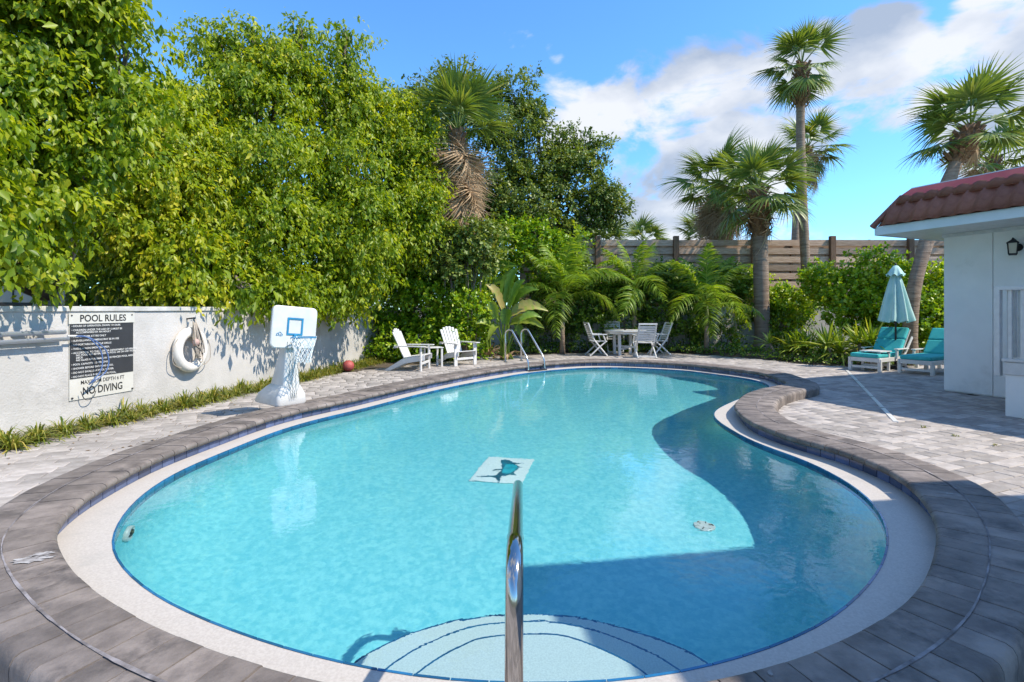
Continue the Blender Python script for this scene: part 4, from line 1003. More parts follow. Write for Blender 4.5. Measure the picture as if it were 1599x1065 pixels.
# ================================================================== vegetation builders
def B(px, py, d, rp, sy=1., sz=1.):
    c = P(px, py, d); r = rp / F * d; return (np.array(c), np.array([r, r * sy, r * sz]))
def crown_twigs(blobs, n, rng, surf=.62, per_clump=14, spread=.20):
    """twig positions gathered in clumps on the lobes, so that lit tufts stand over dark gaps"""
    C = np.array([b[0] for b in blobs]); Rr = np.array([b[1] for b in blobs]); w = Rr[:, 0] ** 2; w = w / w.sum()
    nc = int(n * 2.2 / per_clump)
    k = rng.choice(len(blobs), nc, p=w); u = nrm(rng.normal(size=(nc, 3)) + np.array([0, -.25, .12]))
    rad = surf + (1.04 - surf) * rng.random(nc) ** .6
    c = C[k] + u * Rr[k] * rad[:, None]
    q = (c[:, None] - C[None]) / Rr[None]; inside = (np.linalg.norm(q, axis=2) < .66).sum(1)
    ok = (inside == 0) | (rng.random(nc) < .12); c = c[ok]; u = u[ok]; k = k[ok]
    m = per_clump; sg = spread * rng.uniform(.6, 1.35, (len(c), 1, 1))
    g = np.clip(rng.normal(size=(len(c), m, 3)), -1.7, 1.7) * np.array([1, 1, .52])
    p = c[:, None] + g * sg; uu = nrm(u[:, None] * .55 + nrm(g) * .75 + np.array([0, 0, .1]))
    p = p.reshape(-1, 3)[:n]; return p, uu.reshape(-1, 3)[:n], np.repeat(k, m)[:n]
def twig_leaves(p, u, rng, per, twl, ll, lw, droop, tone_k=0., jitter=.5, leaf='rhomb', tone=None, dark=None):
    n = len(p); td = nrm(u * .75 + rng.normal(size=(n, 3)) * jitter + np.array([0, 0, -.15 - droop * .5]))
    s = rng.random((n, per)); ln = twl * rng.uniform(.6, 1.3, (n, 1))
    base = p[:, None] + td[:, None] * (s * ln)[:, :, None] + rng.normal(size=(n, per, 3)) * twl * .10
    base[:, :, 2] -= droop * twl * .5 * s ** 2
    sd = nrm(rng.normal(size=(n, per, 3)))
    D = td[:, None] * .45 + sd * .75 + np.array([0, 0, -droop])
    Nn = nrm(np.array([0, 0, .8]) + u[:, None] * .55 + rng.normal(size=(n, per, 3)) * .38)
    sz = rng.uniform(.45, 1.0, (n, per)) + .55 * rng.random((n, per)) ** 2
    tt = (rng.uniform(.05, .6, (n, 1)) if tone is None else tone[:, None]) + rng.normal(size=(n, per)) * .13 + .22 * (s > .78)
    f = leaves if leaf == 'rhomb' else paddles
    return f(base.reshape(-1, 3), D.reshape(-1, 3), Nn.reshape(-1, 3), (ll * sz).ravel(), (lw * sz).ravel(), np.clip(tt, 0, 1).ravel())
def limbs(root, base, blobs, rng, r0, m, tw=None, ntw=0):
    """tapered trunk that forks to every lobe of the crown"""
    base = Vector(base); C = [Vector(b[0]) for b in blobs]; low = min(c.z for c in C); cen = sum(C, Vector()) / len(C)
    fork = base.lerp(cen, .35); fork.z = max(base.z + .6, min(low, base.z + (cen.z - base.z) * .45))
    t = MB(); md = base.lerp(fork, .5) + Vector((rng.normal() * .08, rng.normal() * .08, 0))
    t.tube([base - Vector((0, 0, .1)), base + Vector((0, 0, .15)), md, fork], [r0 * 1.35, r0 * 1.05, r0 * .92, r0 * .8], 10)
    t.build('trunk', m, root, smooth=True, world=True)
    l = MB()
    for c, b in zip(C, blobs):
        k1 = fork.lerp(c, .35) + Vector(rng.normal(size=3) * .15); k2 = fork.lerp(c, .75) + Vector(rng.normal(size=3) * .15) + Vector((0, 0, .1))
        rr_ = r0 * .42; l.tube([fork - Vector((0, 0, .05)), k1, k2, c], [rr_, rr_ * .75, rr_ * .5, rr_ * .3], 6)
        for _ in range(5):
            u = Vector(nrm(rng.normal(size=3))); e = c + Vector((u.x * b[1][0], u.y * b[1][1], abs(u.z) * .6 * b[1][2])) * .85
            l.tube([k2.lerp(c, .5), c.lerp(e, .5) + Vector(rng.normal(size=3) * .06), e], [rr_ * .3, rr_ * .18, rr_ * .06], 4, cap=False)
    l.build('branches', m, root, smooth=True, world=True)
def tree(name, label, cat, base, blobs, ntw, per, twl, ll, lw, droop, m, seed, r0=.14, group=None, surf=.62, leaf='rhomb', hue=(.05, .6), inner=.13, bark=None, spread=.245, shrink=.24):
    rng = np.random.default_rng(seed); root = thing(name, label, cat, base, 0, group)
    blobs = [(c, np.maximum(r - shrink, .16)) for c, r in blobs]
    limbs(root, base, blobs, rng, r0, bark or M_bark)
    p, u, k = crown_twigs(blobs, ntw, rng, surf, 28, spread)
    bt = rng.uniform(-.08, .08, len(blobs)); tone = rng.uniform(hue[0], hue[1], len(p)) + bt[k]
    V, Fc, T = twig_leaves(p, u, rng, per, twl, ll, lw, droop, leaf=leaf, tone=tone)
    # sparse big leaves deeper in, so that the crown is not hollow
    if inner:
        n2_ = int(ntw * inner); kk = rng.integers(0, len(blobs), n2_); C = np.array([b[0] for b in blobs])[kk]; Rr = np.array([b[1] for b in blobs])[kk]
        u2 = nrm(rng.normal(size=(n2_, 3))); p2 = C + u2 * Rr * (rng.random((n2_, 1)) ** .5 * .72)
        V2, F2, T2 = twig_leaves(p2, u2, rng, 7, twl * 1.2, ll * 1.35, lw * 1.4, droop, leaf=leaf, tone=rng.uniform(0, .25, n2_))  # darkest tones only: the shade inside the crown is put into their colour
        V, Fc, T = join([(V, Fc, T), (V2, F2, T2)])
    V = V - np.array(wloc(root)); cr_ = place('crown', npmesh('crown', V, Fc, T), m, root)
    return root
def shrub(name, label, cat, base, blobs, ntw, per, twl, ll, lw, droop, m, seed, **k):
    rng = np.random.default_rng(seed); root = thing(name, label, cat, base, 0, k.get('group'))
    st_ = MB(); bs = Vector(base)
    for b in blobs:
        c = Vector(b[0]); f0 = Vector((bs.x + (c.x - bs.x) * .5 + rng.normal() * .06, bs.y + (c.y - bs.y) * .5, max(0, bs.z - .02)))
        st_.tube([f0, f0.lerp(c, .5) + Vector(rng.normal(size=3) * .05), c], [.022, .016, .008], 5)
        for _ in range(5):
            e = c + Vector(nrm(rng.normal(size=3)) * b[1] * .8); st_.tube([f0.lerp(c, .6), c.lerp(e, .4), e], [.012, .008, .003], 4, cap=False)
    st_.build('stems', M_bark, root, smooth=True, world=True)
    p, u, kk = crown_twigs(blobs, ntw, rng, k.get('surf', .55), 8, .13); ok = p[:, 2] > .03; p = p[ok]; u = u[ok]; kk = kk[ok]
    tone = rng.uniform(k.get('h0', .1), k.get('h1', .7), len(p)) + rng.uniform(-.06, .06, len(blobs))[kk]
    V, Fc, T = twig_leaves(p, u, rng, per, twl, ll, lw, droop, leaf=k.get('leaf', 'pad'), tone=tone, jitter=.6)
    V = V.copy(); V[:, 2] = np.maximum(V[:, 2], .012)
    place('foliage', npmesh('foliage', V - np.array(wloc(root)), Fc, T), m, root); return root

# ------------------------------------------------------------------ trees on the left
fg = 'weeping fig trees behind the white wall'
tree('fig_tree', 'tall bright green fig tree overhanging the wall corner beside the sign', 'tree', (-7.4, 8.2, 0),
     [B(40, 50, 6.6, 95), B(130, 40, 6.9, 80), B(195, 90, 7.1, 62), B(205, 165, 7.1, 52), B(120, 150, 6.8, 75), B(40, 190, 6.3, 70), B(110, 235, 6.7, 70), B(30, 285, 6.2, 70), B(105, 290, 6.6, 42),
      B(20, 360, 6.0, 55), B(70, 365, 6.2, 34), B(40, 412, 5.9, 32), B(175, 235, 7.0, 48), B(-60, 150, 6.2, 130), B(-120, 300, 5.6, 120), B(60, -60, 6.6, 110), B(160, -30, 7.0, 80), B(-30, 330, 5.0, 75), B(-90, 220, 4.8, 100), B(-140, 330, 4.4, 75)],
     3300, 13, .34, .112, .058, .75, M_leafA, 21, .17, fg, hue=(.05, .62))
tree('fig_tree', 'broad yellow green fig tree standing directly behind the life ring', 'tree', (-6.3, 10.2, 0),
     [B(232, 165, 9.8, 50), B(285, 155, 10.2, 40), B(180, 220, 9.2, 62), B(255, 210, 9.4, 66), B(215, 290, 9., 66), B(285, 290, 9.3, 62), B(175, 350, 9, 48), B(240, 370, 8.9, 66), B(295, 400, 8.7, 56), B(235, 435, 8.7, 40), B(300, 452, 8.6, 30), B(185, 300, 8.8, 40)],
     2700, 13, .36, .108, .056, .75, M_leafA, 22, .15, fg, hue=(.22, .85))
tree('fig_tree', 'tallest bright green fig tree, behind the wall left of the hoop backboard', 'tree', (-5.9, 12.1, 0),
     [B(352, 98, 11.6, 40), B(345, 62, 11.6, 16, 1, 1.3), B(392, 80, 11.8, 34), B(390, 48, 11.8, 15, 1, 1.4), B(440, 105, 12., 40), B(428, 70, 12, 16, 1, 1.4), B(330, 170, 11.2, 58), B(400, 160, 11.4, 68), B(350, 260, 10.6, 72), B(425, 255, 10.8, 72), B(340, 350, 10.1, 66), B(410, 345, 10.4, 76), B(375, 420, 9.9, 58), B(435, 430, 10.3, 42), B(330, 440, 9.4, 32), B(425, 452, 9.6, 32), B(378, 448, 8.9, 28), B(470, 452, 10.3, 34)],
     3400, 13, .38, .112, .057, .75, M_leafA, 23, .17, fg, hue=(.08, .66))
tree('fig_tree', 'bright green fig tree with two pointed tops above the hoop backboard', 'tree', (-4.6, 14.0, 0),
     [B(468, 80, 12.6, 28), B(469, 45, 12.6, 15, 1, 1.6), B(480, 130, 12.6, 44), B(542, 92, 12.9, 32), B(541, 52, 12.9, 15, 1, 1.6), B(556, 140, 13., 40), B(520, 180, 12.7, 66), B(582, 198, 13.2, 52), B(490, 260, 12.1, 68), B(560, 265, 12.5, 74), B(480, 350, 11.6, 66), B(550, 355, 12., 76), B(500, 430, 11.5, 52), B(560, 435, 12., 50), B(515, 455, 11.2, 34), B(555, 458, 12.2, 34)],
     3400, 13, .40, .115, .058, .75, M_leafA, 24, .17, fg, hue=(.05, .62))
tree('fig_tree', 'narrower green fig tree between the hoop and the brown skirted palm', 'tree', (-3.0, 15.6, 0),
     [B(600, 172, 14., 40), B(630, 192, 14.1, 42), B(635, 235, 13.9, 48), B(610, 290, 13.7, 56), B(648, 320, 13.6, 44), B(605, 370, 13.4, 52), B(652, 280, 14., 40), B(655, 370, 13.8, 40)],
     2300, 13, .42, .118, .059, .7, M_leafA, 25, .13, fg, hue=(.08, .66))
# ------------------------------------------------------------------ darker trees at the back
dg_ = 'dark broad leaved trees behind the garden'
tree('shade_tree', 'dark grey green spreading tree behind the hedge, against the cloud', 'tree', (1.2, 20.3, 0),
     [B(800, 155, 20, 42), B(775, 190, 19.5, 50), B(838, 195, 20, 40), B(825, 245, 19.5, 55), B(905, 225, 20, 36), B(925, 250, 20, 36), B(880, 265, 19.6, 40), B(870, 310, 19.5, 44), B(935, 305, 20, 36), B(955, 335, 20, 30), B(905, 345, 19.6, 40), B(815, 310, 19, 55), B(770, 280, 18.8, 48), B(840, 355, 19, 40), B(785, 350, 18.6, 40)],
     3600, 13, .42, .125, .062, .25, M_leafD, 31, .24, dg_, hue=(.1, .75), leaf='pad', inner=.2)
tree('shade_tree', 'dark tree top rising behind the brown skirted palm', 'tree', (-2.2, 20.5, 0),
     [B(660, 130, 20, 34), B(695, 112, 20, 32), B(730, 125, 20, 32), B(640, 160, 19.6, 30), B(720, 170, 20, 44), B(680, 190, 20, 46), B(700, 260, 19.6, 56), B(740, 320, 19.2, 50), B(660, 330, 19, 50)],
     1900, 13, .42, .125, .062, .25, M_leafD, 32, .2, dg_, hue=(.1, .7), leaf='pad')
rng = np.random.default_rng(66); n = 16000
tx = rng.uniform(-26, 3, n); hh = 4.2 + 1.2 * np.sin(tx * .9) + .6 * np.sin(tx * 2.3 + 1); ty = 23.5 + 1.2 * rng.normal(size=n) - .18 * np.abs(tx); pts = np.stack([tx, ty, hh * rng.random(n) ** .8], 1)
V, Fc, T = paddles(pts, nrm(rng.normal(size=(n, 3)) + np.array([0, -.2, -.2])), nrm(rng.normal(size=(n, 3)) * .5 + np.array([.3, -.5, .7])), rng.uniform(.18, .34, n), rng.uniform(.10, .18, n), np.clip(rng.normal(.35, .22, n), 0, 1))
o = place('background_foliage', npmesh('background_foliage', V, Fc, T), M_leafD); tag(o, 'dark mass of far foliage seen through gaps in the tree belt', 'foliage', kind='stuff')
# ------------------------------------------------------------------ shrubs
shrub('hedge_bush', 'large rounded bright green bush behind the Adirondack chairs', 'bush', (-1.9, 15.2, 0),
      [B(610, 425, 14.9, 40), B(665, 412, 15.1, 42), B(715, 425, 15.2, 36), B(600, 480, 14.7, 40), B(655, 475, 14.8, 50), B(715, 480, 14.9, 44), B(605, 535, 14.4, 36), B(655, 540, 14.6, 44), B(712, 535, 14.8, 42), B(738, 500, 15.2, 24), B(640, 400, 15.2, 30)],
      3400, 12, .30, .095, .062, .1, M_leafH, 41, h0=.15, h1=.75)
hg = 'clusia bushes against the far wall'
k = 0
for (lab, bl, nt_, hh) in (
    ('light green bush between the paddle leaf plants and the dark tree', [B(790, 380, 17.6, 34), B(840, 375, 17.8, 36), B(885, 388, 18, 30), B(775, 420, 17.4, 30), B(830, 420, 17.6, 36), B(870, 430, 17.6, 34)], 1300, (.15, .7)),
    ('bush behind the first feather palm, below the fence end', [B(905, 430, 18.4, 24), B(900, 480, 17.6, 34), B(850, 470, 17.4, 30)], 800, (.0, .5)),
    ('bush behind the dining table between two feather palms', [B(955, 470, 18, 30), B(1010, 465, 18., 30), B(1045, 440, 18.2, 30)], 1100, (.0, .6)),
    ('bush behind the rightmost feather palm beside the thick palm trunk', [B(1085, 450, 18.2, 30), B(1130, 445, 18.2, 28), B(1165, 470, 18.2, 28), B(1075, 500, 17.5, 28)], 1000, (.05, .65)),
    ('yellow green bush between the thick and the slender palm trunks', [B(1215, 470, 18.2, 24), B(1245, 478, 18.2, 24), B(1225, 500, 17.6, 26), B(1175, 440, 18.4, 18)], 650, (.3, .95)),
    ('bright bush below the fence behind the strap leaf plant', [B(1285, 440, 16.6, 28), B(1315, 455, 16., 34), B(1350, 430, 16, 30), B(1365, 470, 15.6, 34), B(1330, 495, 15.4, 32), B(1395, 450, 15.5, 26), B(1366, 405, 16, 16), B(1385, 500, 15, 28)], 1500, (.25, .9)),
    ('bright bush between the umbrella and the house corner', [B(1440, 440, 15.2, 30), B(1480, 455, 15.2, 34), B(1430, 485, 14.8, 30), B(1470, 500, 14.8, 36), B(1440, 535, 14.4, 26), B(1510, 480, 15, 40)], 1300, (.2, .85))):
    c = sum((b[0] for b in bl)) / len(bl)
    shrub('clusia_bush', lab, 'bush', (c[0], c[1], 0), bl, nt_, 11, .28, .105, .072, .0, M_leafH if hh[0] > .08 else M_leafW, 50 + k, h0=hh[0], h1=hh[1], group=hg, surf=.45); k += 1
shrub('garden_shrub', 'green shrub hiding the trunk of the tan skirted palm', 'shrub', (-1.4, 14.4, 0),
      [B(690, 372, 14.2, 28), B(728, 368, 14.2, 26), B(756, 378, 14.6, 30), B(705, 398, 14.2, 32), B(740, 404, 14.4, 30)], 800, 11, .3, .11, .06, .2, M_leafD, 72, h0=.2, h1=.8, surf=.4)
# low dark shrubs with the white wall showing between
rng = np.random.default_rng(77)
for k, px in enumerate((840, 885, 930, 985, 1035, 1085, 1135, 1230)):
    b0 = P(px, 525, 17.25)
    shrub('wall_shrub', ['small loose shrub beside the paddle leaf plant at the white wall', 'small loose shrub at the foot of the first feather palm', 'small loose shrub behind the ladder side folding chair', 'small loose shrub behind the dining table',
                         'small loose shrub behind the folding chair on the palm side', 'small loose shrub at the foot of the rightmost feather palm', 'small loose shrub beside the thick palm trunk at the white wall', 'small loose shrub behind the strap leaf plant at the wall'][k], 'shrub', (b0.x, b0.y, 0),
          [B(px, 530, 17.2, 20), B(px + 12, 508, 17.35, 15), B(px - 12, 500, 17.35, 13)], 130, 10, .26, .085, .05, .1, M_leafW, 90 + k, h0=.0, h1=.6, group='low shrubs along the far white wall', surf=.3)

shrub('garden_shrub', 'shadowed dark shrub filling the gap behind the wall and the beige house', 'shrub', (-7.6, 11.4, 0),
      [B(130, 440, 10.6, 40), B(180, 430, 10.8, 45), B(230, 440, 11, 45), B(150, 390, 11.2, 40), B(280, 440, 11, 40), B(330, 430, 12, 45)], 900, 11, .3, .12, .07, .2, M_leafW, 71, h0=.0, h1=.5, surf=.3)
# ------------------------------------------------------------------ border grass along the left wall
def tuft_mesh(seed):
    rng = np.random.default_rng(seed); n = 95; a = rng.uniform(0, 2 * PI, n); e = rng.uniform(.45, 1.5, n)
    D = np.stack([np.cos(a) * np.cos(e), np.sin(a) * np.cos(e), np.sin(e)], 1); Pn = np.stack([np.cos(a) * .035 * rng.random(n), np.sin(a) * .035 * rng.random(n), np.zeros(n)], 1)
    return npmesh('blades', *blades(Pn, D, rng.uniform(.26, .46, n), rng.uniform(.010, .018, n), rng.uniform(.45, 1.05, n), np.clip(rng.normal(.45, .28, n), 0, 1), 5))
tms = [tuft_mesh(s) for s in range(5)]
for me in tms: me.materials.append(M_lirio)
rng = np.random.default_rng(5); i = 0; TUFTS = []
for t in np.arange(-.6, 9.2, .27):
    for row, (o, sc) in enumerate(((.17, 1.), (.42, .95))):
        tt = t + rng.uniform(-.06, .06); p = WP(tt + row * .135, o + rng.uniform(-.05, .05), -.008)
        s = sc * rng.uniform(.85, 1.35)
        ob = bpy.data.objects.new('grass_tuft', tms[i % 5]); COL.objects.link(ob); ob.location = p; ob.rotation_euler = (0, 0, rng.uniform(0, 6.3)); ob.scale = (s, s, s)
        tag(ob, None, 'grass tuft', 'border grass tufts along the white wall'); TUFTS.append((row, tt + row * .135, ob)); i += 1
ORD = ('first second third fourth fifth sixth seventh eighth ninth tenth eleventh twelfth thirteenth fourteenth fifteenth sixteenth seventeenth eighteenth nineteenth twentieth twenty-first twenty-second '
       'twenty-third twenty-fourth twenty-fifth twenty-sixth twenty-seventh twenty-eighth twenty-ninth thirtieth thirty-first thirty-second thirty-third').split()
for row, rn in ((0, 'at the wall foot'), (1, 'at the paver edge')):
    tl_ = sorted([(t_, o_) for r_, t_, o_ in TUFTS if r_ == row], key=lambda q: q[0])
    for nm, sel in (('past the sign toward the red ball', [q for q in tl_ if q[0] > T1]), ('under the sign, counted toward the life ring', [q for q in tl_ if T0 <= q[0] <= T1]), ('before the sign, counted away from it', [q for q in tl_ if q[0] < T0][::-1])):
        for k, (t_, o_) in enumerate(sel): o_['label'] = '%s border grass tuft %s %s' % (ORD[k], rn, nm)

# ------------------------------------------------------------------ ground cover at the far edge of the deck
rng = np.random.default_rng(9); pts = []
edge = [U(x, y) for x, y in bed_px[9:]] + [Vector((10.2, 12.75, 0))]
for a, b2 in zip(edge[:-1], edge[1:]):
    dv = b2 - a; nv = Vector((-dv.y, dv.x, 0)).normalized(); n = int(dv.length * 300)
    for _ in range(n):
        t = rng.random(); o = rng.random() ** 1.1 * 1.35 + .02; h = (.10 + .20 * min(1, o / .5)) * (1 + .35 * math.sin((a.x + dv.x * t) * 3.1) * math.sin(o * 4 + a.x)); pts.append(tuple(a + dv * t + nv * o + Vector((0, 0, max(.02, h * rng.random() ** .4)))))
pts = np.array(pts); n = len(pts)
V, Fc, T = paddles(pts, nrm(rng.normal(size=(n, 3)) + np.array([0, -.3, .2])), nrm(np.array([0, -.3, .9]) + rng.normal(size=(n, 3)) * .4), rng.uniform(.05, .10, n), rng.uniform(.04, .07, n), np.clip(rng.normal(.45, .28, n), 0, 1))
V[:, 2] = np.maximum(V[:, 2], .012)
o = place('ground_cover', npmesh('ground_cover', V, Fc, T), M_cover); tag(o, 'low leafy ground cover along the far edge of the deck', 'ground cover', kind='stuff')

# ------------------------------------------------------------------ fan palms
def fan_mesh(seed, pet=.90, ln=.86, nseg=40, dead=False):
    """one costapalmate frond along +X; petiole, then a fan of drooping segments"""
    rng = np.random.default_rng(seed); a = np.linspace(-1.75, 1.75, nseg) + rng.normal(size=nseg) * .02
    hx = pet + .20 * np.cos(a) ; P0 = np.stack([hx - .12, .10 * np.sin(a), np.zeros(nseg)], 1)
    D = np.stack([np.cos(a), np.sin(a), .22 - .25 * np.abs(np.sin(a)) + rng.normal(size=nseg) * .05], 1)
    L_ = ln * (.62 + .38 * np.cos(a / 2.2) ** 2) * rng.uniform(.9, 1.1, nseg)
    dr = rng.uniform(.22, .58, nseg) if not dead else rng.uniform(.5, .9, nseg)
    tone = np.clip(rng.normal(.5, .16, nseg) - .1 * np.abs(a) / 2, 0, 1)
    V, Fc, T = blades(P0, D, L_, np.full(nseg, .060), dr, tone, 5, rng.normal(size=nseg) * .35, prof=(.75, 1., .9, .55, .25, .04))
    p = MB().tube([(-.02, 0, 0), (pet * .5, 0, .03), (pet, 0, 0), (pet + .35, 0, -.05)], [.026, .018, .013, .005], 5)
    V2 = np.array(p.V); F2 = np.array([f for f in p.F if len(f) == 4])
    V, Fc, T = join([(V, Fc, T), (V2, F2, np.full(len(F2), .55))])
    return npmesh('frond', V, Fc, T)
FANS = [fan_mesh(s) for s in range(4)]; DEAD = [fan_mesh(10 + s, .55, .95, 34, True) for s in range(3)]
for me in FANS: me.materials.append(M_fan)
for me in DEAD: me.materials.append(M_dead)
def palm(label, path, r0, r1, scale, nfr, seed, ndead=0, boots=0., emin=-50, emax=80, name='fan_palm', top_r=None, group='fan palms', trunk_m=None, arc=None, skirt=.9):
    rng = np.random.default_rng(seed); path = [Vector(p) for p in path]; root = thing(name, label, 'palm tree', path[0], 0, group)
    # smooth trunk
    sp = smooth_open([tuple(p) for p in path], 18) if len(path) > 2 else np.array([tuple(path[0].lerp(path[1], t)) for t in np.linspace(0, 1, 18)])
    rs = [r0 + (r1 - r0) * i / 17 + (r0 * .35 * max(0, 1 - i / 2.)) + .008 * rng.normal() for i in range(18)]
    MB().tube(sp, rs, 14).build('trunk', trunk_m or M_palmb, root, smooth=True, world=True)
    top = Vector(sp[-1]); tdir = (Vector(sp[-1]) - Vector(sp[-3])).normalized()
    if boots:
        bm_ = MB(); nb = int(boots * 46)
        for k in range(nb):
            z = -boots + boots * (k / nb); a = k * 2.4; rr_ = (top_r or r1 * 1.25); pz = top + tdir * (z + .05)
            dv = Vector((math.cos(a), math.sin(a), 0)); bm_.bar(pz + dv * rr_ * .75, pz + dv * (rr_ * 1.18) + Vector((0, 0, .17)), .10, .028, up=dv)
        bm_.tube([top - tdir * boots, top - tdir * boots * .5, top + tdir * .12], [r1, (top_r or r1 * 1.2), (top_r or r1 * 1.1) * .7], 12)
        bm_.build('leaf_boots', M_boot, root, world=True)
    for k in range(nfr):
        t = (k + .5) / nfr; el = R(emax + (emin - emax) * t ** .9) + rng.normal() * .10; az = k * 2.39996 + rng.normal() * .2
        M4 = Matrix.Translation(top - path[0] + Vector((0, 0, .10 * (1 - t)))) @ Matrix.Rotation(az, 4, 'Z') @ Matrix.Rotation(-el, 4, 'Y') @ Matrix.Rotation(rng.normal() * .35, 4, 'X') @ Matrix.Scale(scale * rng.uniform(.85, 1.12), 4)
        place('frond', FANS[int(rng.integers(4))], None, root, M4)
    for k in range(ndead):
        az = k * 2.39996 + rng.normal() * .3; el = R(rng.uniform(-84, -50)); z = -rng.random() * (skirt * scale)
        if arc is not None: az = arc[0] + (rng.random() - .5) * arc[1]
        M4 = Matrix.Translation(top - path[0] + Vector((0, 0, z))) @ Matrix.Rotation(az, 4, 'Z') @ Matrix.Rotation(-el, 4, 'Y') @ Matrix.Rotation(rng.normal() * .5, 4, 'X') @ Matrix.Scale(scale * rng.uniform(.7, 1.), 4)
        place('dead_frond', DEAD[int(rng.integers(3))], None, root, M4)
    return root
def gp(px, d): return Vector(((px - CX) / F * d, d, -.02))
palm('stout fan palm with a ringed trunk rising behind the far deck edge', [gp(1191, 17.4), P(1189, 470, 17.4), P(1187, 380, 17.4), P(1184, 300, 17.4)], .255, .23, 1.16, 20, 1, 3, 1.55, -42, 82, top_r=.33)
palm('tallest slender fan palm with a small crown above the fence', [gp(1262, 18.8), P(1258, 420, 18.8), P(1250, 220, 18.8), P(1252, 105, 18.8)], .165, .145, 1.0, 18, 2, 0, 1.5, -62, 85, top_r=.27)
palm('fan palm with a grey brown skirt of dead fronds beside the stout palm', [gp(1135, 21.5), P(1135, 400, 21.5), P(1122, 290, 21.5)], .2, .18, 1.30, 16, 3, 34, .8, -35, 75)
palm('distant fan palm whose crown shows behind the slender trunk', [gp(1244, 30), P(1243, 350, 30), P(1262, 232, 30)], .24, .2, 1.35, 16, 4, 12, .8, -55, 80)
palm('leaning fan palm with its crown above the tile roof', [gp(1421, 13.4), P(1424, 470, 13.4), P(1446, 380, 13.6), P(1478, 290, 13.9), P(1516, 205, 14.2)], .165, .15, 1.02, 18, 5, 3, 1.15, -30, 82, top_r=.30)
palm('fan palm half hidden behind the tile roof and the leaning palm', [gp(1550, 19.5), P(1550, 350, 19.5), P(1552, 248, 19.5)], .2, .18, 1.12, 15, 6, 0, .8, -35, 75)
palm('fan palm with a long tan skirt of dead fronds among the trees', [gp(722, 15.0), P(720, 330, 15.0), P(714, 208, 14.6)], .2, .18, 1.10, 14, 7, 64, .8, 5, 80, skirt=1.55)
palm('far fan palm top showing over the fence beside the orange roof', [gp(1005, 33), P(1004, 380, 33)], .2, .18, 1.15, 18, 8, 4, 0, -40, 80)
palm('far fan palm top showing over the fence end below the dark tree', [gp(945, 30), P(940, 385, 30)], .2, .18, 1.2, 18, 9, 4, 0, -40, 80)
palm('far fan palm peeping over the fence behind the skirted palm', [gp(1095, 36), P(1096, 372, 36)], .2, .18, 1.3, 18, 12, 4, 0, -40, 80)
palm('small fan palm inside the dark tree at its lower edge', [gp(868, 20.6), P(868, 330, 20.6)], .2, .18, 1.1, 14, 13, 22, 0, -30, 75)

# ------------------------------------------------------------------ feather palms
def feather_mesh(seed, ln=1.7, npair=46, arch=.55):
    rng = np.random.default_rng(seed); t = np.linspace(.16, 1, npair); x = ln * t; z = ln * (.75 * t - arch * 1.5 * t ** 2.2) * .8
    C = np.stack([x * (1 - .12 * t ** 2), np.zeros(npair), z], 1); dz = np.gradient(z, x)
    parts = []
    for s in (-1, 1):
        D = np.stack([np.full(npair, .55), np.full(npair, s * 1.0), .35 + dz * .5], 1) + rng.normal(size=(npair, 3)) * .10
        L_ = .42 * np.sin(np.clip(t * 1.02, 0, 1) * PI * .82 + .42) * rng.uniform(.9, 1.1, npair)
        parts.append(blades(C, D, np.maximum(L_, .10), np.full(npair, .034), rng.uniform(.5, .95, npair), np.clip(rng.normal(.5, .2, npair), 0, 1), 4, rng.normal(size=npair) * .4, prof=(.6, 1., .8, .4, .05)))
    tt = np.linspace(0, 1, 9); zz = ln * (.75 * tt - arch * 1.5 * tt ** 2.2) * .8
    p = MB().tube([(ln * a * (1 - .12 * a * a), 0, b_) for a, b_ in zip(tt, zz)], [.018 - .015 * a for a in tt], 5); F2 = np.array([f for f in p.F if len(f) == 4])
    parts.append((np.array(p.V), F2, np.full(len(F2), .8)))
    return npmesh('frond', *join(parts))
FEA = [feather_mesh(s, 1.7, 46, a) for s, a in ((1, .45), (2, .6), (3, .75), (4, .3))]
for me in FEA: me.materials.append(M_pinn)
def feather_palm(label, px, base_d, py_top, scale, nfr, seed, r0=.075, group='young feather palms before the far wall'):
    rng = np.random.default_rng(seed); b0 = gp(px, base_d); top = P(px + 1, py_top, base_d); root = thing('feather_palm', label, 'palm tree', b0, 0, group)
    MB().tube([b0, b0.lerp(top, .3), b0.lerp(top, .6)], [r0 * 1.3, r0, r0 * .9], 10).build('trunk', M_palmb, root, smooth=True, world=True)
    MB().tube([b0.lerp(top, .58), b0.lerp(top, .8), top + Vector((0, 0, .1))], [r0 * .95, r0 * .85, r0 * .4], 10).build('crownshaft', M_green_trunk, root, smooth=True, world=True)
    for k in range(nfr):
        t = (k + .5) / nfr; az = k * 2.39996 + rng.normal() * .25; el = R(56 - 74 * t) + rng.normal() * .1
        M4 = Matrix.Translation(top - b0) @ Matrix.Rotation(az, 4, 'Z') @ Matrix.Rotation(-el, 4, 'Y') @ Matrix.Rotation(rng.normal() * .2, 4, 'X') @ Matrix.Scale(scale * rng.uniform(.85, 1.1), 4)
        place('frond', FEA[(3 if t < .3 else int(rng.integers(3)))], None, root, M4)
    return root
feather_palm('feather palm with a thin trunk to the side of the pool ladder', 878, 16.4, 466, 1.32, 17, 1)
feather_palm('feather palm rising behind the dining table', 990, 17.2, 452, 1.28, 17, 2)
feather_palm('feather palm between the dining table and the thick palm trunk', 1103, 16.6, 478, 1.32, 17, 3)
